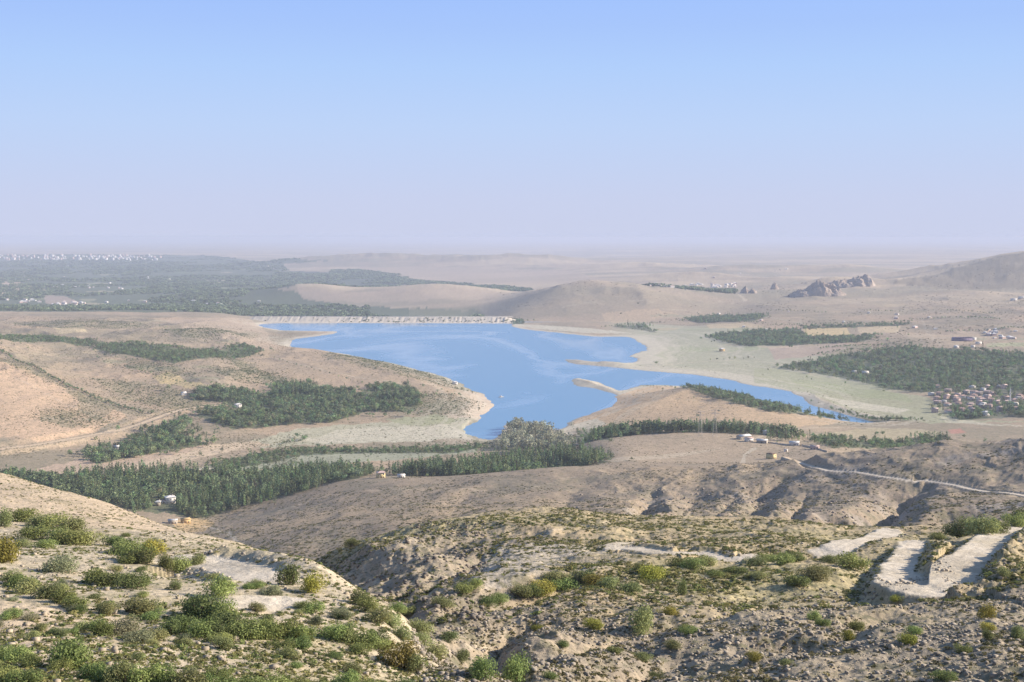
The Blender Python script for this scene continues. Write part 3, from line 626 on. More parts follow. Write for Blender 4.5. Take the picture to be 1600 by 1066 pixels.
nt.links.new(mth('ADD', nz(0.9, 8, 0.68), mth('MULTIPLY', nz(0.15, 6, 0.6), 2.5)), bp.inputs['Height']); nt.links.new(bp.outputs[0], b.inputs['Normal'])
gme = grid_mesh('ground', Xg, Yg, Zg)
ca_ = gme.color_attributes.new('cover', 'FLOAT_COLOR', 'POINT')
ca_.data.foreach_set('color', np.concatenate([COL, SPECK[..., None]], -1).astype(np.float32).ravel())
ground = link('ground', gme, tm, kind='structure')

# ------------------------------------------------------------------ water
wm, nt, b = new_mat('lake_water')
b.inputs['Base Color'].default_value = (0.11, 0.24, 0.38, 1)
tcw = nt.nodes.new('ShaderNodeTexCoord'); mp = nt.nodes.new('ShaderNodeMapping'); mp.inputs['Scale'].default_value = (1.0, 0.45, 1); mp.inputs['Rotation'].default_value = (0, 0, 0.5)
nt.links.new(tcw.outputs['Object'], mp.inputs[0])
n1w = nt.nodes.new('ShaderNodeTexNoise'); n1w.inputs['Scale'].default_value = 0.0018; n1w.inputs['Detail'].default_value = 4; n1w.inputs['Roughness'].default_value = 0.5; n1w.inputs['Distortion'].default_value = 0.9; nt.links.new(mp.outputs[0], n1w.inputs[0])
ab = nt.nodes.new('ShaderNodeMath'); ab.operation = 'SUBTRACT'; ab.inputs[1].default_value = 0.5; nt.links.new(n1w.outputs[0], ab.inputs[0])
ab2 = nt.nodes.new('ShaderNodeMath'); ab2.operation = 'ABSOLUTE'; nt.links.new(ab.outputs[0], ab2.inputs[0])
rw = nt.nodes.new('ShaderNodeMapRange'); nt.links.new(ab2.outputs[0], rw.inputs[0]); rw.inputs[1].default_value = 0.0; rw.inputs[2].default_value = 0.05; rw.inputs[3].default_value = 0.14; rw.inputs[4].default_value = 0.30
nt.links.new(rw.outputs[0], b.inputs['Roughness'])
nw = nt.nodes.new('ShaderNodeTexNoise'); nw.inputs['Scale'].default_value = 0.25; nw.inputs['Detail'].default_value = 4; nt.links.new(tcw.outputs['Object'], nw.inputs[0])
bw = nt.nodes.new('ShaderNodeBump'); bw.inputs['Distance'].default_value = 0.35; nt.links.new(nw.outputs[0], bw.inputs['Height'])
rs_ = nt.nodes.new('ShaderNodeMapRange'); nt.links.new(ab2.outputs[0], rs_.inputs[0]); rs_.inputs[1].default_value = 0.0; rs_.inputs[2].default_value = 0.05; rs_.inputs[3].default_value = 0.12; rs_.inputs[4].default_value = 0.38
nt.links.new(rs_.outputs[0], bw.inputs['Strength']); nt.links.new(bw.outputs[0], b.inputs['Normal'])
b.inputs['Specular IOR Level'].default_value = 0.5
P = LAKE; lo, hi = P.min(0) - 60, P.max(0) + 60
me = bpy.data.meshes.new('lake'); me.from_pydata([(lo[0], lo[1], 0), (hi[0], lo[1], 0), (hi[0], hi[1], 0), (lo[0], hi[1], 0)], [], [(0, 1, 2, 3)])
lake = link('water', me, wm, kind='structure')

#@OBJECTS
# ------------------------------------------------------------------ plant, stone and building kits
def poly_mesh(name, V, Fq, C=None, smooth=False):
    me = bpy.data.meshes.new(name); V = np.asarray(V, np.float32); Fq = np.asarray(Fq, np.int32); k_ = Fq.shape[1]
    me.vertices.add(len(V)); me.vertices.foreach_set('co', V.ravel())
    me.loops.add(Fq.size); me.polygons.add(len(Fq)); me.loops.foreach_set('vertex_index', Fq.ravel())
    me.polygons.foreach_set('loop_start', np.arange(0, Fq.size, k_, dtype=np.int32))
    if smooth: me.polygons.foreach_set('use_smooth', np.ones(len(Fq), bool))
    me.update(calc_edges=True)
    if C is not None:
        a = me.color_attributes.new('cover', 'FLOAT_COLOR', 'POINT')
        a.data.foreach_set('color', np.concatenate([C, np.ones((len(C), 1))], 1).astype(np.float32).ravel())
    return me
def plain_mat(name, col, rough=0.9, noise=0.0, scale=4.0, spec=0.15):
    m, nt, b = new_mat(name); b.inputs['Roughness'].default_value = rough; b.inputs['Specular IOR Level'].default_value = spec
    if noise > 0:
        tc_ = nt.nodes.new('ShaderNodeTexCoord'); n = nt.nodes.new('ShaderNodeTexNoise'); n.inputs['Scale'].default_value = scale; n.inputs['Detail'].default_value = 6
        r = nt.nodes.new('ShaderNodeMapRange'); r.inputs[3].default_value = 1 - noise; r.inputs[4].default_value = 1 + noise
        mm = nt.nodes.new('ShaderNodeMix'); mm.data_type = 'RGBA'; mm.blend_type = 'MULTIPLY'; mm.inputs[0].default_value = 1
        nt.links.new(tc_.outputs['Object'], n.inputs['Vector']); nt.links.new(n.outputs[0], r.inputs[0]); nt.links.new(r.outputs[0], mm.inputs[7])
        mm.inputs[6].default_value = (*col, 1); nt.links.new(mm.outputs[2], b.inputs['Base Color'])
    else: b.inputs['Base Color'].default_value = (*col, 1)
    return m
def leaf_mat(name, vary=True):
    m, nt, b = new_mat(name); a = nt.nodes.new('ShaderNodeAttribute'); a.attribute_name = 'cover'
    oi = nt.nodes.new('ShaderNodeObjectInfo'); hs = nt.nodes.new('ShaderNodeHueSaturation')
    r1_ = nt.nodes.new('ShaderNodeMapRange'); r1_.inputs[3].default_value = 0.465; r1_.inputs[4].default_value = 0.52
    r2_ = nt.nodes.new('ShaderNodeMapRange'); r2_.inputs[3].default_value = 0.68; r2_.inputs[4].default_value = 1.4
    mlt = nt.nodes.new('ShaderNodeMath'); mlt.operation = 'MULTIPLY'; mlt.inputs[1].default_value = 7.31; fr = nt.nodes.new('ShaderNodeMath'); fr.operation = 'FRACT'
    if vary:
        nt.links.new(oi.outputs['Random'], r1_.inputs[0]); nt.links.new(oi.outputs['Random'], mlt.inputs[0]); nt.links.new(mlt.outputs[0], fr.inputs[0])
        nt.links.new(fr.outputs[0], r2_.inputs[0]); nt.links.new(r1_.outputs[0], hs.inputs['Hue']); nt.links.new(r2_.outputs[0], hs.inputs['Value'])
    nt.links.new(a.outputs['Color'], hs.inputs['Color']); nt.links.new(hs.outputs[0], b.inputs['Base Color'])
    b.inputs['Specular IOR Level'].default_value = 0.12; b.inputs['Roughness'].default_value = 0.75
    tr = nt.nodes.new('ShaderNodeBsdfTranslucent'); ms = nt.nodes.new('ShaderNodeMixShader'); ms.inputs[0].default_value = 0.3
    nt.links.new(hs.outputs[0], tr.inputs[0]); nt.links.new(b.outputs[0], ms.inputs[1]); nt.links.new(tr.outputs[0], ms.inputs[2])
    nt.links.new(ms.outputs[0], nt.nodes['Material Output'].inputs[0])
    return m
LEAF = leaf_mat('leaves'); MASS = leaf_mat('leaf_mass', False); BARK = plain_mat('bark', (0.16, 0.12, 0.09), noise=0.3)
def leaf_cloud(n, lobes, size, r, shell=0.55, colr=((0.05, 0.06, 0.02), (0.10, 0.11, 0.035)), flat=1.0):
    """n leaf sprigs (quads) spread through the lobes (x,y,z,rx,ry,rz)"""
    L = np.array(lobes, float); wgt = (L[:, 3] * L[:, 4] * L[:, 5]) ** (2 / 3); li = r.choice(len(L), n, p=wgt / wgt.sum())
    d = r.normal(size=(n, 3)); d /= np.linalg.norm(d, axis=1)[:, None]
    rad = shell + (1.08 - shell) * r.random(n) ** 0.7
    c = L[li, :3] + d * L[li, 3:] * rad[:, None]
    nrm = d * 0.8 + r.normal(size=(n, 3)) * 0.6; nrm[:, 2] = nrm[:, 2] + 0.3; nrm /= np.linalg.norm(nrm, axis=1)[:, None]
    t1 = np.cross(nrm, r.normal(size=(n, 3))); t1 /= np.linalg.norm(t1, axis=1)[:, None]; t2 = np.cross(nrm, t1)
    sz = size * r.uniform(0.6, 1.3, n)[:, None]
    V = np.stack([c - t1 * sz, c + t2 * sz * 0.7 * flat, c + t1 * sz, c - t2 * sz * 0.7 * flat], 1).reshape(-1, 3)
    Q = np.arange(4 * n).reshape(n, 4)
    a, b_ = np.array(colr[0]), np.array(colr[1]); lobe_t = r.random(len(L))
    f = np.clip(0.55 * lobe_t[li] + 0.45 * r.random(n), 0, 1)[:, None]
    C = np.repeat(a + (b_ - a) * f, 4, 0)
    k_ = V[:, 2] > -0.02
    V[:, 2] = np.maximum(V[:, 2], -0.02)
    return V, Q, C
def shrub_lobes(r, n=6, hh=0.5):
    out = []
    for i in range(n):
        a = r.uniform(0, 6.28); d = r.uniform(0.05, 0.34); q = r.uniform(0.16, 0.27)
        out.append((d * math.cos(a), d * math.sin(a), hh * r.uniform(0.30, 0.62), q, q, q * r.uniform(0.8, 1.2) * hh / 0.5))
    return out
def tube(p0, p1, r0_, r1_, n=6):
    p0, p1 = np.array(p0, float), np.array(p1, float); d = p1 - p0; d /= np.linalg.norm(d)
    a = np.cross(d, (0.3, 0.9, 0.2)); a /= np.linalg.norm(a); b_ = np.cross(d, a)
    th = np.arange(n) / n * 2 * math.pi; ring = np.cos(th)[:, None] * a + np.sin(th)[:, None] * b_
    V = np.concatenate([p0 + ring * r0_, p1 + ring * r1_]); i = np.arange(n); j = (i + 1) % n
    return V, np.stack([i, j, j + n, i + n], 1)
def join(parts):
    V, Q, o = [], [], 0
    for v, q in parts: V.append(v); Q.append(np.asarray(q) + o); o += len(v)
    return np.concatenate(V), np.concatenate(Q)
def merged(name, protos, pos, scl, rot, tint, mat, pick, **props):
    Vs, Fs, Cs, o = [], [], [], 0
    for k_, (V, Q, C) in enumerate(protos):
        m = np.where(pick == k_)[0]
        if not len(m): continue
        c, s_ = np.cos(rot[m])[:, None], np.sin(rot[m])[:, None]
        vx = V[None, :, 0] * scl[m, 0:1]; vy = V[None, :, 1] * scl[m, 1:2]; vz = V[None, :, 2] * scl[m, 2:3]
        P_ = np.stack([vx * c - vy * s_ + pos[m, 0:1], vx * s_ + vy * c + pos[m, 1:2], vz + pos[m, 2:3]], -1)
        Vs.append(P_.reshape(-1, 3)); Fs.append((Q[None] + (np.arange(len(m)) * len(V))[:, None, None] + o).reshape(-1, Q.shape[1]))
        Cs.append((C[None] * tint[m][:, None, :]).reshape(-1, 3)); o += len(m) * len(V)
    me = poly_mesh(name, np.concatenate(Vs), np.concatenate(Fs), np.concatenate(Cs))
    return link(name, me, mat, **props)
def thing(name, label, cat, loc=(0, 0, 0), rotz=0.0, group=None):
    o = bpy.data.objects.new(name, None); scene.collection.objects.link(o); o.location = loc; o.rotation_euler = (0, 0, rotz)
    o['label'] = label; o['category'] = cat
    if group: o['group'] = group
    return o
def dup(root, loc, rotz, scl=None, label=None, group=None):
    r = root.copy(); scene.collection.objects.link(r); r.location = loc; r.rotation_euler = (0, 0, rotz)
    if scl is not None: r.scale = scl
    if label: r['label'] = label
    if group: r['group'] = group
    for ch in list(root.children):
        c = ch.copy(); scene.collection.objects.link(c); c.parent = r
        for g_ in ch.children:
            d = g_.copy(); scene.collection.objects.link(d); d.parent = c
    return r
def gz(x, y): return float(ter_z(x, y)[0])
def samp(P_, n, r):
    lo, hi = P_.min(0), P_.max(0); out = np.zeros((0, 2))
    while len(out) < n:
        q = r.uniform(lo, hi, (max(n * 3, 200), 2)); out = np.concatenate([out, q[inside(P_, q[:, 0], q[:, 1])]])
    return out[:n]
def area(P_):
    x, y = P_[:, 0], P_[:, 1]; return 0.5 * abs(np.dot(x, np.roll(y, -1)) - np.dot(y, np.roll(x, -1)))

# ------------------------------------------------------------------ shrubs of the near slopes
r = np.random.default_rng(21)
SHAPES = []
PAL = {'green': ((0.145, 0.185, 0.060), (0.30, 0.345, 0.120)), 'olive': ((0.185, 0.205, 0.085), (0.335, 0.35, 0.145)), 'dark': ((0.10, 0.125, 0.048), (0.22, 0.25, 0.095)),
       'yellow': ((0.19, 0.20, 0.04), (0.37, 0.36, 0.075)), 'rusty': ((0.17, 0.15, 0.045), (0.30, 0.235, 0.06)), 'grey': ((0.17, 0.18, 0.10), (0.29, 0.29, 0.16))}
PROTO = {}
for pk, colr in PAL.items():
    for v in range(3):
        V, Q, C = leaf_cloud(2600, shrub_lobes(r, 10, 0.5), 0.0225, r, 0.35, colr)
        stems = join([tube((0.02 * i, 0, -0.06), (0.24 * math.cos(i * 1.3 + v), 0.24 * math.sin(i * 1.3 + v), 0.32), 0.014, 0.006, 5) for i in range(6)])
        me = poly_mesh('foliage', V, Q, C); sme = poly_mesh('stem', stems[0], stems[1]); me.materials.append(LEAF); sme.materials.append(BARK)
        PROTO[pk, v] = (me, sme)
def shrub(pxc, pyb, wpx, hpx, pal, label, group=None, dmin=40, name='shrub', cat='shrub'):
    p = at(pxc, pyb, dmin); D = p[1]; w = wpx / F * D; h = hpx / F * D
    t = thing(name, label, cat, (p[0], p[1], gz(p[0], p[1]) - 0.05 * h), r.uniform(0, 6.28), group)
    me, sme = PROTO[pal, int(r.integers(3))]
    sx_ = w / 0.80
    for nm, m_ in (('foliage', me), ('stem', sme)):
        o = bpy.data.objects.new(nm, m_); scene.collection.objects.link(o); o.parent = t
    t.scale = (sx_, sx_ * r.uniform(0.8, 1.1), h / 0.49)
    return t
LIST = [  # hand-surveyed shrubs: centre, foot, width, height, colour, label, group
 (8,878,52,46,'yellow','yellow-green leafy shrub at the left edge, above the long diagonal hedge of shrubs',None),
 (450,914,52,34,'dark','dark round shrub on the crest line of the left spur beside a yellowish one',None),
 (488,925,42,30,'yellow','yellowish shrub on the crest of the left spur just right of a dark round one',None),
 (262,890,26,26,'dark','small near-black bush at the right end of the thicket above the upper pale track',None),
 (240,866,40,24,'yellow','yellow-topped shrub in the middle of the thicket above the upper pale track',None),
 (92,893,62,26,'grey','grey-green open shrub alone on pale earth, left of the paired shrubs',None),
 (345,930,56,32,'green','round green shrub standing alone between the two pale track patches',None),
 (275,922,18,16,'olive','tiny upright olive bush on bare earth between the paired shrubs and the round one',None),
 (115,1042,78,52,'green','tall round-topped green shrub low on the left slope, biggest near the lower corner',None),
 (625,1042,54,40,'rusty','rust and yellow topped shrub at the low right end of the spur',None),
 (652,1050,44,30,'olive','olive shrub touching the rust topped one at the low end of the spur',None),
 (340,1013,38,20,'olive','small olive shrub alone on the pale bare bank below the thicket',None),
 (1000,985,42,40,'olive','lone round-crowned small tree in the middle of the stony slope, casting a long shadow',None),
 (1066,930,20,27,'dark','small dark conical evergreen standing upright on the stony slope',None),
 (752,1060,50,38,'green','bright green shrub at the bottom of the dark gully, left of a taller one',None),
 (802,1066,46,48,'green','taller green shrub at the bottom edge beside the dark gully',None),
 (552,852,24,12,'dark','dark bush on the left shoulder of the centre hill, against the greyer hill behind',None),
 (1330,888,54,26,'green','green shrub on the bank just left of the hairpin track',None),
 (1565,898,24,12,'olive','low olive bush on the slope right of the hairpin track',None)]
for q in LIST: shrub(*q)
def cluster(items, pal, label, group):
    for (a, b_, w, h) in items: shrub(a, b_, w, h, pal if isinstance(pal, str) else pal[int(r.integers(len(pal)))], label, group)
cluster([(35,815,52,22),(62,822,40,18),(80,825,56,22),(104,832,56,24),(50,842,56,22),(92,846,50,22),(112,850,60,26),(138,851,44,24),(70,856,36,14),(8,822,30,30)], ['green','olive'], 'green shrub in the highest thicket on the left spur', 'shrubs of the highest thicket on the left spur')
cluster([(180,852,40,18),(190,866,56,24),(212,876,60,28),(228,880,50,24),(280,890,44,24),(306,880,34,14),(200,880,40,16)], ['green','olive','dark'], 'green shrub in the dense thicket above the upper pale track', 'shrubs of the thicket above the upper pale track')
cluster([(152,912,42,28),(176,916,50,26),(205,919,54,24),(222,916,36,18)], ['green','dark'], 'green shrub in the close row just left of the lone round shrub', 'row of shrubs left of the lone round shrub')
cluster([(10,912,48,22),(32,920,46,24),(52,928,50,26),(76,935,48,24),(98,942,46,24),(116,952,42,24),(124,958,26,14)], ['green','olive'], 'green shrub in the long diagonal hedge running down from the left edge', 'shrubs of the long diagonal hedge on the left spur')
cluster([(205,958,54,26),(230,956,48,26),(170,960,36,20),(148,985,32,20),(130,984,30,16),(160,992,40,24),(190,990,60,24),(215,1003,50,18),(245,1000,40,18)], ['olive','green','grey'], 'olive shrub in the loose clump left of the largest thicket', 'loose clump left of the largest thicket')
cluster([(300,960,54,32),(322,968,64,44),(345,970,54,36),(360,985,60,34),(285,985,54,30),(310,994,56,28),(340,995,60,26),(385,996,62,32),(412,996,52,32),(438,996,54,32),(462,998,44,28),(478,998,34,24),(265,992,44,26)], ['green','green','dark'], 'green shrub in the largest thicket at the middle of the left slope', 'shrubs of the largest thicket on the left slope')
cluster([(522,998,44,28),(545,1004,52,28),(572,1010,50,26),(590,1005,36,20),(600,1014,40,18),(560,1020,40,16)], ['dark','green'], 'dark green shrub in the band right of the largest thicket', 'band of shrubs right of the largest thicket')
cluster([(575,955,44,26),(560,945,36,22),(592,972,40,24),(612,978,40,20),(630,1000,40,20),(655,990,44,22),(665,1010,50,26),(680,1028,44,24),(640,960,36,14),(690,948,40,14),(620,955,36,14)], ['olive','green'], 'olive shrub along the ravine edge where the spur meets the stony slope', 'shrubs along the ravine edge')
cluster([(8,1030,40,26),(28,1034,46,26),(45,1042,40,22),(10,1066,60,30),(36,1070,60,28)], 'green', 'green shrub in the lower left corner of the slope', 'shrubs in the lower left corner')
cluster([(142,1062,56,28),(168,1068,54,36),(196,1072,56,40),(226,1074,60,44),(258,1076,56,40),(290,1080,60,36),(322,1082,60,34),(352,1082,50,30),(400,1084,60,30),(430,1084,60,32),(460,1084,60,32),(488,1084,50,26),(545,1076,44,30),(570,1084,50,24),(632,1084,48,26)], ['green','green','olive'], 'green shrub in the long hedge along the bottom edge of the left slope', 'hedge along the bottom edge of the left slope')
cluster([(240,1008,20,10),(285,1004,26,14),(400,955,30,14),(452,1025,26,10),(490,975,30,14),(395,917,30,12),(430,930,24,10),(530,960,24,12),(545,982,20,10),(52,1000,34,14),(68,985,26,12),(20,965,34,14),(48,968,30,12),(150,935,24,8),(330,905,24,9)], ['olive','grey'], 'small scrubby bush scattered on the bare earth of the left slope', 'small scattered bushes on the left slope')
cluster([(805,930,44,18),(830,930,40,18),(850,925,50,20),(880,920,46,20),(870,908,40,18),(910,912,46,22),(935,915,44,20),(955,920,40,20),(985,925,40,16),(1022,905,46,24),(780,940,36,14),(760,945,34,14),(725,925,36,18),(742,918,30,16),(1005,895,36,16)], ['olive','green','yellow'], 'olive shrub in the band across the hollow below the pale looping track', 'band of shrubs below the pale looping track')
cluster([(1060,885,40,14),(1082,888,40,18),(1105,884,36,16),(1180,882,36,12),(1200,878,40,14),(1222,880,44,16),(1240,876,40,14),(1245,915,44,20),(1268,905,44,22),(1280,898,36,16),(1300,880,30,14),(1150,895,36,12),(1190,905,40,12),(1120,900,36,10)], ['olive','green'], 'green shrub on the slope between the looping track and the hairpin', 'shrubs between the looping track and the hairpin')
cluster([(1490,838,40,20),(1512,836,48,28),(1535,833,48,28),(1555,832,40,24),(1585,822,36,22),(1600,818,44,24),(1465,842,30,10)], ['green','olive'], 'green shrub in the thicket on the skyline above the hairpin track', 'thicket above the hairpin track')
cluster([(1272,968,26,14),(1285,978,26,14),(1325,1000,26,18),(1338,985,30,18),(1420,1005,30,16),(1430,990,30,14),(1505,1020,30,14),(1545,985,26,14),(1540,965,30,22),(1595,1000,24,26),(1545,1000,20,18),(1050,1012,30,14),(1080,990,36,12),(1045,960,30,14),(930,980,34,14),(1180,1030,30,12),(1230,1040,24,10),(880,1010,24,10),(960,1020,24,10),(1400,940,24,10),(1070,985,24,10),(1475,1062,40,18),(1025,1060,30,10),(840,985,24,10),(700,1000,30,14),(720,1030,30,16),(860,1060,30,12),(1000,1030,40,10)], ['green','olive','dark','yellow'], 'small green bush among the stones of the rocky near slope', 'bushes among the stones of the near slope')

for k_ in range(170):
    px_, py_ = r.uniform(-10, 640), r.uniform(815, 1060)
    if py_ < np.interp(px_, [0, 130, 260, 400, 480, 560, 640], [790, 812, 850, 880, 905, 935, 985]): continue
    if fbm(np.array([px_ / 90]), np.array([py_ / 45]), 3, 909)[0] < -0.12: continue
    w = r.uniform(22, 50) * (0.55 + 0.45 * (py_ - 800) / 250)
    q_ = at(px_, py_, 40)
    if TRACK[np.searchsorted(ct, math.log(q_[1])), np.searchsorted(cu, q_[0] / q_[1])] > 0.05: continue
    shrub(px_, py_, w, w * r.uniform(.34, .5), ['green', 'olive', 'green', 'grey'][int(r.integers(4))], 'low spreading shrub scattered between the thickets of the left slope', 'low shrubs between the thickets of the left slope')
# ------------------------------------------------------------------ low scrub and grass tufts (uncountable)
def tuft_proto(r, n=26, colr=((0.10, 0.095, 0.05), (0.20, 0.18, 0.09))):
    return leaf_cloud(n, [(0, 0, 0.16, 0.34, 0.34, 0.26), (0.2, 0.1, 0.12, 0.24, 0.24, 0.18)], 0.13, r, 0.2, colr)
TUFT = [tuft_proto(r) for _ in range(4)] + [tuft_proto(r, 26, ((0.07, 0.075, 0.035), (0.14, 0.14, 0.06))) for _ in range(3)] + [tuft_proto(r, 30, ((0.085, 0.105, 0.05), (0.19, 0.21, 0.095))) for _ in range(2)]
def visible_scatter(n, px0, px1, py0, py1, d0, d1, r, dens=None):
    """points spread evenly over ground as it is seen between two distances"""
    out = []
    while sum(map(len, out)) < n:
        px = r.uniform(px0, px1, n); D = np.exp(r.uniform(math.log(d0), math.log(d1), n)); u = (px - 800) / F
        x = u * D; y = D
        if dens is not None:
            k_ = r.random(n) < dens(x, y, px); x, y = x[k_], y[k_]
        out.append(np.stack([x, y], 1))
    return np.concatenate(out)[:n]
def track_at(x, y):
    iu = np.clip(np.interp(x / y, cu, np.arange(len(cu))).round().astype(int), 0, len(cu) - 1); it = np.clip(np.interp(np.log(y), ct, np.arange(len(ct))).round().astype(int), 0, len(ct) - 1)
    return TRACK[it, iu] > 0.15
def sd_at(x, y):
    iu = np.clip(np.interp(x / y, cu, np.arange(len(cu))).round().astype(int), 0, len(cu) - 1); it = np.clip(np.interp(np.log(y), ct, np.arange(len(ct))).round().astype(int), 0, len(ct) - 1)
    return SD[it, iu]
def pick_off(pts): return pts[(~track_at(pts[:, 0], pts[:, 1])) & (sd_at(pts[:, 0], pts[:, 1]) > 12)]
def add_scrub(store, pts, w0, w1, hr, tint0, tint1, r, kinds):
    n = len(pts); w = r.uniform(w0, w1, n) * (0.7 + 0.6 * r.random(n) ** 3)
    store['pos'].append(np.column_stack([pts, ter_z(pts[:, 0], pts[:, 1]) - 0.03])); store['scl'].append(np.column_stack([w, w * r.uniform(.7, 1.1, n), w * hr * r.uniform(.7, 1.3, n)]))
    store['rot'].append(r.uniform(0, 6.28, n)); a, b_ = np.array(tint0), np.array(tint1); f = r.random((n, 1)); store['tint'].append(a + (b_ - a) * f); store['pick'].append(r.choice(kinds, n))
def new_store(): return {k_: [] for k_ in ('pos', 'scl', 'rot', 'tint', 'pick')}
def flush(name, protos, st, mat, **p):
    return merged(name, protos, *(np.concatenate(st[k_]) for k_ in ('pos', 'scl', 'rot', 'tint')), mat, np.concatenate(st['pick']), **p)
st = new_store(); W_ = (1, 1, 1)
cl = lambda sc, th, seed: (lambda x, y, px: sstep(th - 0.25, th + 0.25, fbm(x / sc, y / sc, 3, seed)) * 0.9 + 0.1)
a = pick_off(visible_scatter(17000, -120, 690, 0, 0, 60, 420, r, cl(14, -0.05, 601))); a = a[a[:, 1] < np.interp(a[:, 0] / a[:, 1] * F + 800, [-400, 0, 130, 260, 400, 480, 550, 610, 672, 700], [480, 405, 340, 280, 215, 180, 145, 124, 98, 90])]
add_scrub(st, a, 0.3, 1.15, 0.55, (0.9, 0.95, 0.8), (1.7, 1.7, 1.2), r, [0, 1, 2, 3, 4, 7, 8])
a = pick_off(visible_scatter(27000, 480, 1720, 0, 0, 150, 430, r, cl(22, -0.05, 605)))
add_scrub(st, a, 0.5, 1.9, 0.55, (0.8, 0.85, 0.7), (1.7, 1.65, 1.15), r, [0, 1, 2, 3, 4, 5, 6, 7])
a = pick_off(visible_scatter(15000, 660, 1720, 0, 0, 80, 190, r, cl(9, 0.05, 607)))
add_scrub(st, a, 0.3, 1.0, 0.6, (0.6, 0.6, 0.6), (1.4, 1.3, 1.1), r, [0, 1, 2, 3, 4, 5])
a = pick_off(visible_scatter(26000, 250, 1720, 0, 0, 560, 1440, r, cl(60, -0.05, 611)))
add_scrub(st, a, 1.4, 4.2, 0.5, (0.7, 0.72, 0.7), (1.3, 1.25, 1.1), r, [0, 1, 2, 4, 5, 6])
a = pick_off(visible_scatter(22000, -120, 460, 0, 0, 1600, 4200, r, cl(130, -0.05, 613)))
add_scrub(st, a, 1.8, 4.5, 0.5, (0.8, 0.8, 0.7), (1.3, 1.25, 1.0), r, [0, 1, 2, 4, 5])
a = pick_off(visible_scatter(5000, 380, 1340, 0, 0, 1500, 3000, r, cl(110, 0.0, 617)))
add_scrub(st, a, 1.8, 4.5, 0.5, (0.7, 0.7, 0.65), (1.2, 1.2, 1.0), r, [0, 1, 2, 4, 5])
a = pick_off(visible_scatter(6000, 780, 1720, 0, 0, 3000, 7000, r, cl(320, 0.05, 619))); a = a[sd_at(a[:, 0], a[:, 1]) > 520]
add_scrub(st, a, 4, 11, 0.45, (0.6, 0.65, 0.6), (1.1, 1.1, 0.9), r, [4, 5, 6])
for k_, P_ in SHRUBP.items():
    n = int(min(area(P_) / 22, 3200)); a = samp(P_, n, r); a = pick_off(a + r.normal(0, 1, a.shape) * np.where(r.random((n, 1)) < .25, 40, 12)); add_scrub(st, a, 2.0, 5.6, 0.6, (0.75, 0.8, 0.75), (1.25, 1.3, 1.1), r, [6, 7, 8, 7, 8])
flush('scrub', TUFT, st, MASS, kind='stuff', label='low dry scrub and grass tufts dotting the bare slopes')

# stones on the near slope and along the track edges
def stone_proto(r):
    g_ = [(x, y, z) for x in (-1, 1) for y in (-1, 1) for z in (-1, 1)]
    V = np.array(g_, float) * r.uniform(0.55, 1.0, (8, 3)) * 0.5; Q = np.array([(0, 1, 3, 2), (4, 6, 7, 5), (0, 4, 5, 1), (2, 3, 7, 6), (0, 2, 6, 4), (1, 5, 7, 3)])
    return V, Q, np.ones((8, 3))
STONE = [stone_proto(r) for _ in range(8)]
st = new_store()
def add_stone(pts, w0, w1, c0, c1):
    n = len(pts); w = w0 + (w1 - w0) * r.random(n) ** 4.5
    st['pos'].append(np.column_stack([pts, ter_z(pts[:, 0], pts[:, 1]) + 0.08 * w])); st['scl'].append(np.column_stack([w, w * r.uniform(.6, 1, n), w * r.uniform(.45, .9, n)])); st['rot'].append(r.uniform(0, 6.28, n))
    f = r.random((n, 1)); st['tint'].append(np.array(c0) + (np.array(c1) - np.array(c0)) * f); st['pick'].append(r.integers(0, 8, n))
a = visible_scatter(21000, 640, 1720, 0, 0, 80, 200, r, lambda x, y, px: np.clip(1.2 - (y - 80) / 110, 0.08, 1) * (0.25 + 0.75 * sstep(-0.2, 0.25, fbm(x / 11, y / 11, 3, 631))))
add_stone(pick_off(a), 0.10, 0.60, (0.27, 0.232, 0.185), (0.46, 0.395, 0.315))
a = visible_scatter(2600, -120, 690, 0, 0, 60, 300, r, cl(10, 0.1, 633)); add_stone(pick_off(a), 0.12, 0.6, (0.40, 0.33, 0.24), (0.55, 0.46, 0.34))
e = []
for P_, hw in ((ROAD_A, 3.6), (ROAD_B, 4.8), (ROAD_C, 2.6), (ROAD_D, 2.8)):
    n = 700 if P_ is ROAD_A else 160; i = r.integers(0, len(P_) - 1, n); f = r.random((n, 1)); c = P_[i] * (1 - f) + P_[i + 1] * f; d = P_[i + 1] - P_[i]; d /= np.linalg.norm(d, axis=1)[:, None]
    nn = np.stack([-d[:, 1], d[:, 0]], 1); e.append(c + nn * (hw + np.abs(r.normal(0, 1.3, (n, 1)))) * r.choice([-1, 1], (n, 1)))
add_stone(np.concatenate(e), 0.18, 0.8, (0.42, 0.36, 0.28), (0.60, 0.52, 0.41))
a = visible_scatter(900, 880, 1400, 0, 0, 760, 1150, r, cl(40, 0.3, 641)); add_stone(a, 0.8, 3.5, (0.27, 0.235, 0.2), (0.36, 0.30, 0.25))
a = visible_scatter(4200, 470, 760, 0, 0, 150, 320, r, cl(16, 0.0, 645)); add_stone(a, 0.15, 1.0, (0.20, 0.17, 0.14), (0.34, 0.285, 0.225))
flush('stones', STONE, st, MASS, kind='stuff', label='loose broken stones strewn over the slopes')

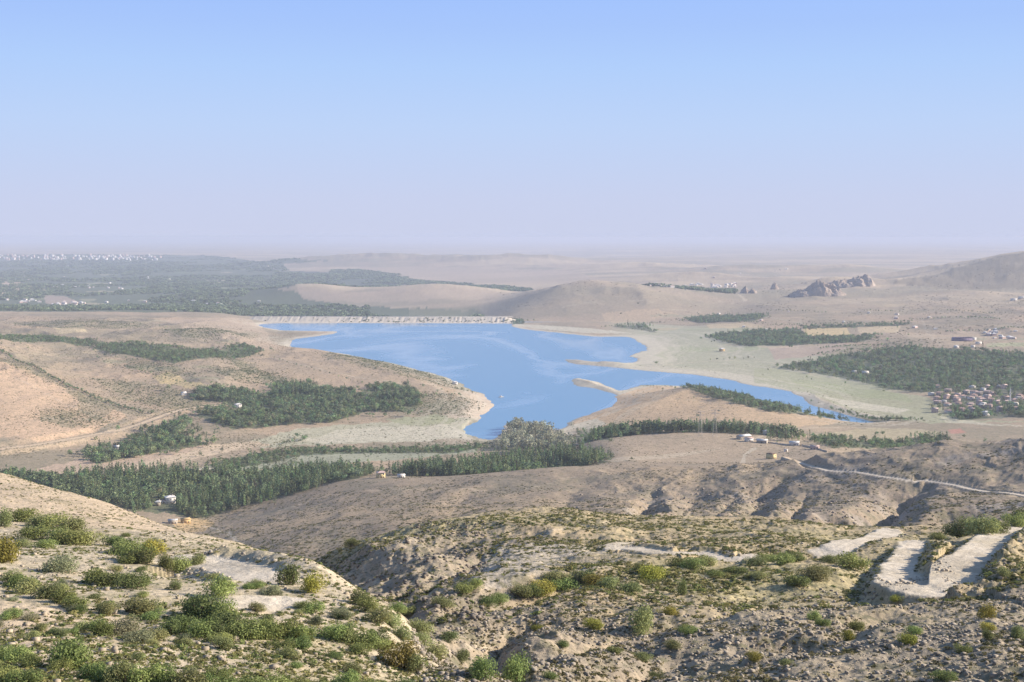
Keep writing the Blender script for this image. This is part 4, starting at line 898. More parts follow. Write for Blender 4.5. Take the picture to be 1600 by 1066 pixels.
# ------------------------------------------------------------------ trees
# house sites (surveyed first so that trees keep clear of them)
HEROES = [
 ('house', 'small yellow two-storey house on the crest of the middle hill before dark trees', 595, 747, 1385, 0.35, 8.5, 7, 6.2, 'M_YEL', 'M_ROSE', 'hip', 2),
 ('house', 'low white house on the crest just right of the small yellow house', 627, 748, 1385, 0.2, 8, 6, 3.6, 'M_WHITE', 'M_PALER', 'flat', 1),
 ('house', 'yellow cube house alone on the brown field with a shadow beside it', 1205, 717, 1430, 0.75, 8.5, 8.5, 6.4, 'M_YEL', 'M_BROWN', 'flat', 2),
 ('house', 'bright white house among trees in the left valley', 266, 786, 1250, 0.5, 10, 8, 7, 'M_WHITE', 'M_PALER', 'hip', 2),
 ('shed', 'small white shed beside the bright white valley house', 256, 786, 1250, 0.3, 5, 4, 3.2, 'M_WHITE', 'M_ROSE', 'flat', 1),
 ('shed', 'round-shouldered grey shed left of the bright white valley house', 247, 790, 1250, 0.1, 5, 5, 4.4, 'M_STONE', 'M_GREYR', 'hip', 1),
 ('house', 'ochre earth-walled house at the foot of the middle hill', 290, 817, 1180, 0.4, 9, 6, 4.6, 'M_OCH', 'M_OCH', 'flat', 1),
 ('house', 'pale stone house below the woods left of the ochre house', 270, 818, 1180, 0.2, 9, 6, 4, 'M_STONE', 'M_GREYR', 'flat', 1),
 ('house', 'white house on the tip of the left peninsula', 711, 601, 2250, 0.4, 9, 7, 6, 'M_WHITE', 'M_PALER', 'hip', 2),
 ('house', 'white farmhouse at the end of the ochre road, edge of the bowl wood', 372, 637, 1800, 0.5, 10, 8, 6, 'M_WHITE', 'M_WHITE', 'hip', 2),
 ('shed', 'small white shed above the yellow stubble beside the bowl wood', 287, 617, 1800, 0.5, 8, 6, 4, 'M_WHITE', 'M_PALER', 'gable', 1),
 ('shed', 'small white hut on the knoll above the narrow wood', 183, 702, 1450, 0.3, 5, 4, 4, 'M_WHITE', 'M_PALER', 'gable', 1),
 ('barn', 'farm barn with a long pale sheet roof over a brown front', 1162, 686, 1600, 0.5, 17, 9, 4.5, 'M_STONE', 'M_PALER', 'gable', 1),
 ('house', 'white-walled farmhouse in front of the barn', 1170, 690, 1600, 0.35, 9, 7, 5, 'M_WHITE', 'M_ROSE', 'flat', 1),
 ('barn', 'low barn with a pinkish roof right of the white farmhouse', 1191, 692, 1560, -0.45, 13, 7, 3.6, 'M_STONE', 'M_PALER', 'gable', 1),
 ('shed', 'small white hut on the brown field right of the yellow cube house', 1228, 706, 1430, 0.3, 3.6, 3.2, 3, 'M_WHITE', 'M_PALER', 'flat', 1),
 ('house', 'bluish white house under the poplar belt', 1196, 680, 1640, 0.3, 6, 5, 6, 'M_WHITE', 'M_GREYR', 'hip', 1),
 ('house', 'pale long house beside the rubble wall of the farm', 1241, 696, 1500, -0.3, 12, 6, 4, 'M_WHITE', 'M_PALER', 'gable', 1),
 ('house', 'rose walled house at the lower right end of the farm wall', 1273, 702, 1480, -0.4, 10, 6, 3.6, 'M_PINKW', 'M_ROSE', 'gable', 1),
 ('house', 'orange and white house on the dry flats right of the lake', 1128, 549, 2900, 0.5, 12, 9, 7, 'M_OCH', 'M_PALER', 'hip', 2),
 ('house', 'tall white block right of the mauve sheds', 1521, 532, 2800, 0.4, 11, 9, 8, 'M_WHITE', 'M_WHITE', 'flat', 2),
 ('house', 'wide white block at the upper edge of the right orchard', 1529, 538, 2700, 0.2, 13, 9, 6, 'M_WHITE', 'M_WHITE', 'flat', 2),
 ('house', 'small white house sunk in trees below the wide white block', 1520, 543, 2600, 0.2, 8, 7, 5, 'M_WHITE', 'M_PALER', 'flat', 1),
 ('house', 'white house at the upper edge of the orchard below the mauve sheds', 1494, 544, 2600, 0.2, 9, 8, 6, 'M_WHITE', 'M_PALER', 'hip', 1),
 ('house', 'pale house at the left among the orchard trees', 1335, 583, 2300, 0.2, 12, 8, 5.5, 'M_WHITE', 'M_GREYR', 'flat', 1),
 ('house', 'pale roofed house right of another in the orchard', 1352, 584, 2300, 0.1, 13, 8, 5.5, 'M_WHITE', 'M_PALER', 'flat', 1),
 ('house', 'white house right of the dark grove at the lower edge of the village', 1540, 650, 2000, 0.4, 10, 8, 7, 'M_WHITE', 'M_GREYR', 'hip', 2),
 ('house', 'white house on the far right slope, left one of two', 1584, 470, 4300, 0.3, 20, 14, 9, 'M_WHITE', 'M_PALER', 'flat', 2),
 ('house', 'long white building on the far right slope at the picture edge', 1597, 467, 4300, 0.3, 26, 14, 9, 'M_WHITE', 'M_PALER', 'flat', 2),
]
HERO_XY = {(q[2], q[3]): at(q[2], q[3], q[4]) for q in HEROES}
VILL, VILLK = [], []
rv = np.random.default_rng(77)
for k_ in range(92):
    if k_ < 60: px_, py_ = np.clip(rv.normal(1532, 42), 1455, 1640), np.clip(rv.normal(625, 10), 606, 644)
    else: px_, py_ = rv.uniform(1450, 1660), rv.uniform(606, 648)
    p_ = at(px_, py_, 2000)
    if all((p_[0] - a[0]) ** 2 + (p_[1] - a[1]) ** 2 > 14 ** 2 for a in VILL):
        VILL.append(tuple(p_)); VILLK.append(int(rv.choice(8, p=[.2, .16, .12, .1, .12, .14, .1, .06])))
KEEP = [(a[0], a[1], 9.0) for a in HERO_XY.values()] + [(a[0], a[1], 8.0) for a in VILL]
TG = ((0.115, 0.155, 0.080), (0.225, 0.275, 0.135))
def poplar_proto(r, n): return leaf_cloud(n, [(0, 0, 0.36, 0.10, 0.10, 0.30), (0.01, 0.01, 0.6, 0.085, 0.085, 0.28), (0, 0.01, 0.82, 0.05, 0.05, 0.18)], 0.042, r, 0.4, TG)
def round_proto(r, n, colr=TG):
    L = [(0, 0, 0.55, 0.34, 0.34, 0.36)] + [(r.uniform(-.24, .24), r.uniform(-.24, .24), r.uniform(0.4, 0.8), 0.2, 0.2, 0.2) for _ in range(5)]
    return leaf_cloud(n, L, 0.085, r, 0.5, colr)
r = np.random.default_rng(33)
POP = [poplar_proto(r, 90) for _ in range(4)]; RND = [round_proto(r, 90) for _ in range(4)]; WIL = [round_proto(r, 62, ((0.22, 0.23, 0.16), (0.38, 0.38, 0.27))) for _ in range(3)]
FARC = [leaf_cloud(34, [(0, 0, 0.3, 0.5, 0.5, 0.34), (0.3, 0.1, 0.25, 0.35, 0.35, 0.28)], 0.26, r, 0.5, TG) for _ in range(4)]
TREES = POP + RND + WIL + FARC
def CLN(x, y): return fbm(np.array([x / 45]), np.array([y / 80]), 3, 811)[0]
def CL2(x, y): return fbm(np.array([x / 60]), np.array([y / 90]), 2, 813)[0]
trees = []       # x, y, width, height, kind index, dark
for k_, (P_, kind) in WOODP.items():
    A_ = area(P_); dm = P_[:, 1].mean()
    sp_ = {'poplar': 24, 'mixed': 30, 'sparse': 140, 'willow': 95}[kind] * (1 if dm < 2900 else 1.9)
    n = int(min(A_ / sp_, 5200)); pts = samp(P_, n, r); pts = pts + r.normal(0, 1, pts.shape) * np.where(r.random((n, 1)) < 0.07, 38, 7); pts = pts[sd_at(pts[:, 0], pts[:, 1]) > 4]
    for x, y in pts:
        q = r.random()
        pf = {'poplar': 0.40, 'mixed': 0.06, 'sparse': 0.15, 'willow': 0.05}[kind]
        nv = float(CLN(x, y)); 
        if nv < -0.40 and kind == 'mixed': continue
        pf *= 0.4 + 1.6 * max(0.0, min(1.0, 0.5 + 2.2 * float(CL2(x, y))))
        hmax = {'S1': 0.6, 'W9': 0.85, 'W15b': 0.6, 'W6': 0.7, 'W7': 0.6, 'W14': 0.75}.get(k_, 1.0)
        if q < pf: h = r.uniform(10, 20) * hmax; trees.append((x, y, h * r.uniform(0.9, 1.3), h, int(r.integers(4)), k_))
        elif kind == 'willow': h = r.uniform(8, 23); trees.append((x, y, h * r.uniform(.65, 1.0), h, 8 + int(r.integers(3)), k_))
        else: h = (4.2 + 8.5 * r.random() ** 1.6) * hmax; trees.append((x, y, h * r.uniform(0.8, 1.45), h, 4 + int(r.integers(4)), k_))
# lines of poplars
def tree_line(pts, n, h0, h1, kinds, key, dmin):
    P_ = np.array([at(a_, b_, dmin) for a_, b_ in pts]); q = np.linspace(0, len(P_) - 1, n); i = np.arange(len(P_))
    for x, y in zip(np.interp(q, i, P_[:, 0]) + r.normal(0, 1.5, n), np.interp(q, i, P_[:, 1]) + r.normal(0, 3, n)):
        h = r.uniform(h0, h1); k2 = int(r.choice(kinds)); trees.append((x, y, h * r.uniform(.9, 1.2), h, k2, key))
tree_line([(925,691),(960,682),(1050,678),(1150,679),(1245,690)], 110, 15, 23, [0,1,2,3,3,4], 'row', 1720)
tree_line([(1450,690),(1478,690)], 14, 14, 18, [0,1,2], 'clump', 1560); tree_line([(1200,690),(1240,690)], 16, 13, 18, [0,1,2], 'row', 1640)
tree_line([(440,620),(480,618),(500,622)], 30, 18, 26, [0,1,2], 'bowl', 1800); tree_line([(590,628),(640,628)], 26, 16, 22, [0,1,5], 'bowl', 1800)
tree_line([(870,728),(900,728),(930,728)], 40, 18, 26, [0,1,2,3], 'W2', 1440); tree_line([(640,748),(720,748),(800,738)], 60, 17, 25, [0,1,2,3], 'W2', 1440)
tree_line([(480,750),(510,748),(550,744)], 40, 15, 22, [0,1,2,3], 'W1', 1400); tree_line([(255,765),(290,760)], 14, 20, 27, [0,1], 'W1', 1380); tree_line([(0,745),(60,752),(120,768)], 30, 10, 16, [4,5,6], 'W1', 1300)
for (a_, n_) in (([(1200,509),(1330,506),(1425,503)], 70), ([(1060,499),(1130,503),(1200,506)], 40), ([(1240,530),(1300,529),(1370,525)], 50), ([(1420,500),(1500,497),(1560,500)], 40), ([(1480,519),(1560,516),(1620,512)], 40), ([(1280,545),(1340,541),(1400,538)], 40), ([(940,512),(990,507),(1030,505)], 26),
    ([(1340,652),(1390,668),(1440,682)], 30), ([(1300,640),(1360,658),(1410,670)], 40), ([(1200,487),(1290,489)], 16), ([(1350,486),(1410,488)], 14), ([(1480,486),(1570,490)], 20), ([(1270,556),(1330,548)], 20), ([(1110,563),(1180,560)], 8)): tree_line(a_, n_, 4, 9, [4, 5, 6, 7], 'hedge', 2050)
for (a_, n_) in (([(0,548),(60,577),(120,608),(200,640)], 190), ([(200,640),(240,648)], 20), ([(150,560),(220,580),(300,600)], 30), ([(60,500),(160,506),(260,512)], 40), ([(330,600),(400,612),(440,630)], 25), ([(240,515),(330,522),(390,530)], 30), ([(430,560),(520,585),(600,608)], 26), ([(440,695),(470,690),(480,684)], 20), ([(340,690),(300,700),(250,712)], 24), ([(330,645),(340,665),(330,690)], 20), ([(560,612),(640,620),(720,618)], 34)): tree_line(a_, n_, 2.5, 6.5, [4, 5, 6, 7], 'hedge', 1500)
for a_, b_ in ((735,724),(597,760),(475,688),(465,684),(1025,570),(1026,519),(970,492),(997,476),(1090,652),(1330,556),(1235,545)):
    p = at(a_, b_, 1500); h = r.uniform(6, 11) * (1 if p[1] < 3000 else 1.6); trees.append((p[0], p[1], h * 1.2, h, 4, 'lone'))
kx = np.array(KEEP)
def clear(q):
    dy = kx[:, 1] - q[1]; du = np.abs(q[0] / q[1] - kx[:, 0] / kx[:, 1]) * q[1]
    return not np.any((np.hypot(kx[:, 0] - q[0], dy) < kx[:, 2]) | ((dy > 0) & (dy < 55) & (du < kx[:, 2] * 0.75)))
trees = [q for q in trees if clear(q)]
T = sorted(trees, key=lambda q: -q[3] / q[1])
pop_i = [q for q in T if q[4] < 4][:300]; rnd_i = [q for q in T if 4 <= q[4] < 8][:290]; wil_i = [q for q in T if 8 <= q[4] < 11][:120]
rest = [q for q in T if q[4] < 11]; chosen = set(map(id, pop_i + rnd_i + wil_i)); rest = [q for q in rest if id(q) not in chosen]
GROVE = {'W1': 'the wood on the valley floor below the left spur', 'W2': 'the dark wood behind the crest with the small yellow house', 'W3': 'the wood in the bowl below the left peninsula',
 'W4': 'the narrow wood beside the ochre road', 'W8': 'the poplar belt behind the brown field', 'row': 'the poplar belt behind the brown field', 'W9': 'the tree band along the inlet behind the orange hill', 'W10': 'the big orchard on the right plain',
 'S1': 'the low riverside strip across the pale flats', 'W14': 'the low grove right of the farmstead', 'clump': 'the short clump right of the farmstead', 'bowl': 'the wood in the bowl below the left peninsula', 'W15': 'the pale willows at the head of the lake', 'W13': 'the village on the right', 'lone': 'open ground, standing alone', 'hedge': 'the thin tree lines between open fields'}
pk = [poly_mesh('crown', *POP[i]) for i in range(4)]; rk = [poly_mesh('crown', *RND[i]) for i in range(4)]; wk = [poly_mesh('crown', *WIL[i]) for i in range(3)]
for m_ in pk + rk + wk: m_.materials.append(LEAF)
tv = tube((0, 0, -0.06), (0, 0, 0.5), 0.018, 0.008, 6); trunk_me = poly_mesh('trunk', *tv); trunk_me.materials.append(BARK)
def plant(q, name, adj, cat, crown):
    x, y, w, h, k_, key = q; g_ = GROVE.get(key, 'the far orchards and groves'); 
    t = thing(name, f'{adj} in {g_}' if key != 'lone' else f'{adj} on {g_}', cat, (x, y, gz(x, y) - 0.1), r.uniform(0, 6.28), f'{cat}s in {g_}'); t.scale = (w, w, h)
    for nm, m_ in (('crown', crown), ('trunk', trunk_me)):
        o = bpy.data.objects.new(nm, m_); scene.collection.objects.link(o); o.parent = t
for q in pop_i: plant(q, 'poplar_tree', 'slender dark poplar', 'poplar', pk[q[4]])
for q in rnd_i: plant(q, 'broadleaf_tree', 'round dark green tree', 'tree', rk[q[4] - 4])
for q in wil_i: plant(q, 'willow_tree', 'pale grey-green willow', 'willow', wk[q[4] - 8])
st = new_store()
Q = np.array([q[:4] for q in rest]); n = len(Q)
st['pos'].append(np.column_stack([Q[:, :2], ter_z(Q[:, 0], Q[:, 1]) - 0.1])); st['scl'].append(np.column_stack([Q[:, 2], Q[:, 2], Q[:, 3]])); st['rot'].append(r.uniform(0, 6.28, n)); st['tint'].append(r.uniform(0.55, 1.5, (n, 1)) * (1 + r.normal(0, 0.09, (n, 3)))); st['pick'].append(np.array([q[4] for q in rest]))
# woods of the far plain
def far_woods(P_, n, w0, w1, thr, seed):
    a = samp(P_, n, r); f = fbm(a[:, 0] / 420, a[:, 1] / 700, 3, seed); a = a[f > thr]; n = len(a); w = r.uniform(w0, w1, n) * (a[:, 1] / 8000) ** 0.5
    st['pos'].append(np.column_stack([a, ter_z(a[:, 0], a[:, 1]) - 0.5])); st['scl'].append(np.column_stack([w, w, r.uniform(9, 20, n)])); st['rot'].append(r.uniform(0, 6.28, n)); st['tint'].append(r.uniform(0.6, 1.35, (n, 1)) * np.array([1, 1, 1])); st['pick'].append(r.integers(11, 15, n))
def even(P_, n, lo_, hi_):
    m = P_[:, 1]; return P_
PL = region(PLAIN, 4700)
a = visible_scatter(34000, -420, 780, 0, 0, 4800, 20000, r); a = a[inside(PL, a[:, 0], a[:, 1])]; f = fbm(a[:, 0] / 420, a[:, 1] / 700, 3, 701); a = a[f > -0.12]; n = len(a); w = r.uniform(10, 30, n) * (a[:, 1] / 7000) ** 0.7
st['pos'].append(np.column_stack([a, ter_z(a[:, 0], a[:, 1]) - 0.5])); st['scl'].append(np.column_stack([w, w, r.uniform(9, 20, n)])); st['rot'].append(r.uniform(0, 6.28, n)); st['tint'].append(r.uniform(0.6, 1.35, (n, 1)) * np.array([1, 1, 1])); st['pick'].append(r.integers(11, 15, n))
far_woods(region([(430,425),(560,421),(630,430),(645,441),(560,451),(470,448),(420,450)], 7000), 2500, 18, 40, -0.3, 703)
far_woods(region([(630,436),(700,442),(800,449),(860,456),(850,463),(760,465),(700,457),(640,447)], 7000), 1800, 18, 40, -0.3, 705)
far_woods(region([(1005,455),(1080,449),(1150,454),(1150,463),(1090,463),(1020,461)], 5600), 900, 14, 30, -0.5, 707)
flush('woodland', TREES, st, MASS, kind='stuff', label='far woods and orchards merging into dark green masses')
#@BUILT
# ------------------------------------------------------------------ buildings
r = np.random.default_rng(55)
M_WHITE = plain_mat('whitewash', (0.68, 0.63, 0.57), noise=0.08, scale=1.5); M_YEL = plain_mat('yellow_render', (0.62, 0.50, 0.26), noise=0.08, scale=1.5); M_OCH = plain_mat('ochre_earth', (0.52, 0.36, 0.17), noise=0.2, scale=0.8)
M_STONE = plain_mat('stone_wall', (0.42, 0.36, 0.29), noise=0.25, scale=1.2); M_PINKW = plain_mat('pink_render', (0.58, 0.42, 0.36), noise=0.1, scale=1.5)
M_RED = plain_mat('red_tiles', (0.43, 0.29, 0.24), noise=0.2, scale=2); M_ROSE = plain_mat('faded_tiles', (0.52, 0.38, 0.33), noise=0.2, scale=2); M_GREYR = plain_mat('grey_roof', (0.50, 0.48, 0.46), noise=0.12, scale=2); M_PALER = plain_mat('pale_sheet_roof', (0.66, 0.62, 0.58), noise=0.1, scale=2); M_BROWN = plain_mat('brown_wood', (0.15, 0.10, 0.07))
M_DARK = plain_mat('dark_glass', (0.05, 0.06, 0.08), 0.3, spec=0.5); M_PURP = plain_mat('mauve_sheet', (0.20, 0.16, 0.22), noise=0.15, scale=0.6); M_CONC = plain_mat('concrete', (0.50, 0.47, 0.42), noise=0.15, scale=0.3); M_METAL = plain_mat('grey_steel', (0.50, 0.46, 0.42), 0.6)
BOXF = [(0,3,2,1),(4,5,6,7),(0,1,5,4),(1,2,6,5),(2,3,7,6),(3,0,4,7)]
def box(x0, y0, z0, x1, y1, z1):
    return np.array([(x0,y0,z0),(x1,y0,z0),(x1,y1,z0),(x0,y1,z0),(x0,y0,z1),(x1,y0,z1),(x1,y1,z1),(x0,y1,z1)], float), np.array(BOXF)
def part(name, VQ, mat, parent):
    me = poly_mesh(name, *VQ); return link(name, me, mat, parent)
def gable_roof(w, d, h, rise, ov=0.5, t=0.25):
    a, b_ = w / 2 + ov, d / 2 + ov; V = []
    for dz in (0, t):
        V += [(-a, -b_, h + dz), (a, -b_, h + dz), (a, b_, h + dz), (-a, b_, h + dz), (-a, 0, h + rise + dz), (a, 0, h + rise + dz)]
    Q = [(0,1,5,4),(2,3,4,5),(7,6,10,11),(9,8,11,10),(0,6,7,1),(2,8,9,3),(0,4,10,6),(4,3,9,10),(1,7,11,5),(5,11,8,2)]
    return np.array(V), np.array(Q)
def hip_roof(w, d, h, rise, ov=0.6, t=0.25):
    a, b_ = w / 2 + ov, d / 2 + ov; rr = max(w / 2 - d / 2, 0.3)
    V = [(-a,-b_,h),(a,-b_,h),(a,b_,h),(-a,b_,h),(-a,-b_,h+t),(a,-b_,h+t),(a,b_,h+t),(-a,b_,h+t),(-rr,0,h+rise+t),(rr,0,h+rise+t)]
    Q = [(0,3,2,1),(0,1,5,4),(1,2,6,5),(2,3,7,6),(3,0,4,7),(4,5,9,8),(6,7,8,9),(5,6,9,9),(7,4,8,8)]
    return V, Q
def fill_mesh(name, V, Q, mat, parent):
    me = bpy.data.meshes.new(name); me.from_pydata([tuple(v) for v in V], [], [tuple(dict.fromkeys(q)) for q in Q]); return link(name, me, mat, parent)
def house(name, label, cat, p, rot, w, d, h, wall, roof, kind='hip', floors=1, group=None, detail=True, rise=1.6):
    t = thing(name, label, cat, (p[0], p[1], gz(p[0], p[1]) - 0.3), rot, group)
    if kind == 'gable':
        V, Q = box(-w/2, -d/2, 0, w/2, d/2, h); V = np.concatenate([V, [(-w/2, 0, h + rise), (w/2, 0, h + rise)]]); Q = [tuple(q) for q in Q if tuple(q) != (4,5,6,7)] + [(4,7,8),(5,9,6)]
        fill_mesh('walls', V, Q, wall, t); part('roof', gable_roof(w, d, h, rise), roof, t)
    elif kind == 'hip':
        part('walls', box(-w/2, -d/2, 0, w/2, d/2, h), wall, t); fill_mesh('roof', *hip_roof(w, d, h + 0.01, rise), roof, t)
    else:
        part('walls', box(-w/2, -d/2, 0, w/2, d/2, h), wall, t); part('roof', box(-w/2 - 0.3, -d/2 - 0.3, h + 0.01, w/2 + 0.3, d/2 + 0.3, h + 0.35), roof, t)
    if detail:
        for f in range(floors):
            z0 = 1.0 + f * (h / floors)
            for sgn in (-1, 1):
                for x in np.linspace(-w/2 + 1.6, w/2 - 1.6, max(2, int(w / 3))):
                    if f == 0 and sgn < 0 and abs(x) < 1.0: continue
                    wv = part('window', box(x - 0.5, sgn * (d/2 + 0.03) - 0.03, z0, x + 0.5, sgn * (d/2 + 0.03) + 0.03, z0 + 1.3), M_DARK, t)
                    part('sill', box(x - 0.65, sgn * (d/2 + 0.08) - 0.08, z0 - 0.15, x + 0.65, sgn * (d/2 + 0.08) + 0.08, z0 - 0.02), M_CONC, wv)
        dr = part('door', box(-0.55, -d/2 - 0.07, 0.3, 0.55, -d/2 - 0.01, 2.4), M_BROWN, t)
        part('chimney', box(w*0.22, -0.35, h, w*0.22 + 0.7, 0.35, h + (rise if kind != 'flat' else 0.3) + 1.0), M_STONE, t)
    return t
for (nm, lb, px_, py_, dm, rot, w, d, h, wa, ro, kd, fl) in HEROES:
    G_ = globals(); house(nm, lb, 'house' if 'barn' not in nm and 'shed' not in nm else 'barn', HERO_XY[(px_, py_)], rot, w, d, h, G_[wa], G_[ro], kd, fl)
# the village on the right: every house a copy of one of eight
VAR = []
WALLS = [M_WHITE, M_PINKW, M_STONE, M_WHITE, M_STONE, M_PINKW, M_WHITE, M_STONE]; ROOFS = [M_RED, M_ROSE, M_ROSE, M_GREYR, M_RED, M_RED, M_PALER, M_GREYR]
VL = ['white walled village house under a red tiled roof', 'pink walled village house under a faded rose roof', 'stone walled village house under a faded rose roof', 'white walled village house under a grey roof', 'stone walled village house under a red tiled roof', 'pink walled village house under a red tiled roof', 'white walled village house under a pale sheet roof', 'stone walled village house under a grey roof']
for i, (q, k_) in enumerate(zip(VILL, VILLK)):
    p = np.array(q)
    while len(VAR) <= k_:
        j = len(VAR); w, d, h = r.uniform(9, 13), r.uniform(7, 9.5), r.uniform(4.5, 7.5)
        VAR.append([house('village_house', VL[j], 'house', p, 0, w, d, h, WALLS[j], ROOFS[j], ['hip', 'gable', 'hip', 'flat', 'gable', 'hip', 'flat', 'flat'][j], 2, VL[j].replace('house', 'houses') + ' beyond the dry lake bed'), False])
    if not VAR[k_][1]:
        o = VAR[k_][0]; VAR[k_][1] = True; o.location = (p[0], p[1], gz(*p) - 0.3); o.rotation_euler = (0, 0, r.uniform(-0.6, 0.6))
    else: dup(VAR[k_][0], (p[0], p[1], gz(*p) - 0.3), r.uniform(-0.6, 0.6))
for v in VAR:
    if not v[1]: bpy.data.objects.remove(v[0])
# small far houses and the far city (one mesh each, too small to show parts)
fh = []
for j, (wa, ro) in enumerate(((M_WHITE, M_PALER), (M_WHITE, M_ROSE), (M_PINKW, M_PALER))):
    V, Q = box(-7, -6, 0, 7, 6, 6.5); Vr, Qr = hip_roof(14, 12, 6.52, 2.4)
    me = bpy.data.meshes.new('far_house'); me.from_pydata([tuple(v) for v in V] + [tuple(v) for v in Vr], [], [tuple(q) for q in Q] + [tuple(dict.fromkeys(int(a_) + 8 for a_ in q)) for q in Qr])
    me.materials.append(wa); me.materials.append(ro)
    for f_ in me.polygons: f_.material_index = 0 if f_.index < 6 else 1
    fh.append(me)
FARH = [('the far left plain among orchards', (-10, 70, 468, 475), 14, 4700), ('the far left plain among orchards', (78, 132, 472, 480), 20, 4700), ('the far left plain among orchards', (82, 192, 446, 452), 20, 4700), ('the far left plain among orchards', (150, 430, 470, 486), 14, 4700), ('the far left plain among orchards', (20, 430, 415, 445), 22, 4700),
        ('the settlement behind the bare round hill', (1015, 1150, 444, 450), 34, 5600), ('the scattered hamlet at the right edge of the plain', (1538, 1602, 516, 532), 16, 2800), ('the empty tan plain right of the lake', (1060, 1500, 486, 535), 12, 2800), ('the far tan hills', (1100, 1300, 420, 436), 6, 7000)]
for where, (x0, x1, y0, y1), n, dm in FARH:
    for k_ in range(n):
        p = at(r.uniform(x0, x1), r.uniform(y0, y1), dm); s_ = r.uniform(0.45, 1.0) * (1 if p[1] < 5000 else 1.25)
        o = link('far_house', fh[int(r.integers(3))], label='tiny pale house on ' + where if 'settlement' not in where and 'hamlet' not in where else 'tiny pale house in ' + where, category='house', group='tiny houses: ' + where)
        o.location = (p[0], p[1], gz(*p) - 0.5); o.scale = (s_ * r.uniform(.9, 1.6), s_, s_); o.rotation_euler = (0, 0, r.uniform(-.8, .8))
cb = []
for k_ in range(4):
    w, d, h = r.uniform(9, 17), r.uniform(9, 15), r.uniform(18, 42); a1 = box(-w, -d, -20, w, d, h); a2 = box(-w*.4, -d*.4, h + .01, w*.4, d*.4, h + 4)
    V, Q = join([a1, a2]); me = poly_mesh('apartment_block', V, Q); me.materials.append([M_WHITE, M_WHITE, M_PALER, M_PINKW][k_]); cb.append(me)
for k_ in range(270):
    px_ = r.uniform(-160, 262) if k_ > 40 else r.uniform(60, 240); D = 15600 + 2600 * r.random() ** 1.3; x = (px_ - 800) / F * D
    if px_ > 205 and r.random() < .5: continue
    o = link('apartment_block', cb[int(r.integers(4))], label='white apartment block in the hazy city on the horizon', category='apartment block', group='blocks of the hazy city on the horizon')
    o.location = (x, D, gz(x, D)); o.rotation_euler = (0, 0, r.uniform(-.7, .7)); s_ = r.uniform(.45, .95); o.scale = (s_ * 1.25, s_, s_)
# long mauve sheds, white blocks, minaret
p = at(1503, 533, 2800); t = thing('long_shed', 'long mauve row of joined sheds above the right orchard', 'shed', (p[0], p[1], gz(*p) - 0.3), 0.08)
part('walls', box(-25, -9, 0, 25, 9, 8), M_PURP, t)
for k_ in range(7): part('roof', tuple((lambda v, q: (v + np.array([-21.5 + 7.15 * k_, 0, 0]), q))(*(lambda v, q: (np.stack([v[:, 1], v[:, 0], v[:, 2]], 1), q[:, ::-1]))(*gable_roof(18, 6.4, 8.01, 2.6, 0.3)))), M_PURP, t)
p = at(1578, 633, 2050); t = thing('minaret', 'slim white minaret rising over the village roofs', 'minaret', (p[0], p[1], gz(*p) - 0.3))
v1, q1 = tube((0,0,0),(0,0,20),1.3,1.1,12); part('shaft', (v1, q1), M_WHITE, t); part('balcony', tube((0,0,20.0),(0,0,21.4),1.4,2.1,12), M_WHITE, t); part('lantern', tube((0,0,21.4),(0,0,25),0.95,0.9,12), M_WHITE, t); part('spire', tube((0,0,25),(0,0,31),1.2,0.05,12), M_GREYR, t)
# ------------------------------------------------------------------ dam
A_, B_ = np.array([(386 - 800) / F * 4640, 4640.0]), np.array([(806 - 800) / F * 4600, 4600.0])
L_ = float(np.linalg.norm(B_ - A_)); ax = math.atan2(B_[1] - A_[1], B_[0] - A_[0])
t = thing('dam', 'long pale rockfill dam closing the far end of the lake', 'dam', (A_[0], A_[1], 0), ax)
prof = [(-135, -3), (-95, 1.0), (-60, 3.2), (-20, 15.0), (-14, 17.2), (10, 17.2), (60, -22)]
N_ = 260; V = []; r5 = np.random.default_rng(8)
for i in range(N_ + 1):
    x = L_ * i / N_; e_ = min(1, min(i, N_ - i) / 14 + 0.35)
    for j, (y, z) in enumerate(prof):
        V.append((x, y + (r5.normal(0, 3) if 0 < j < 4 else 0), z * (e_ if z > 0 else 1) + (r5.normal(0, 0.5) if 0 < j < 4 else 0)))
Q = [(i * 7 + j, (i + 1) * 7 + j, (i + 1) * 7 + j + 1, i * 7 + j + 1) for i in range(N_) for j in range(6)]
M_DAM = plain_mat('rockfill', (0.52, 0.45, 0.36), noise=0.25, scale=0.05)
part('embankment', (np.array(V), np.array(Q)), M_DAM, t); part('parapet', box(12, -12, 17.0, L_ - 12, -10.5, 18.6), M_CONC, t); part('crest_road', box(12, -9, 17.22, L_ - 12, 8, 17.3), M_STONE, t)
ca2, sa2 = math.cos(ax), math.sin(ax)
dm_me, _ = PROTO['dark', 0]
for k_ in range(110):
    x = L_ * (0.28 + 0.72 * r.random() ** 0.8) if k_ > 12 else L_ * r.random(); y = r.uniform(-85, -22); z = np.interp(y, [-95, -60, -20], [1, 3.2, 15])
    o = link('dam_bush', dm_me, label='small dark bush growing on the pale face of the dam', category='bush', group='bushes on the face of the dam')
    s_ = r.uniform(3, 7); o.scale = (s_ * 1.3, s_ * 1.3, s_ * 1.3); o.location = (A_[0] + x * ca2 - y * sa2, A_[1] + x * sa2 + y * ca2, z - 0.3)
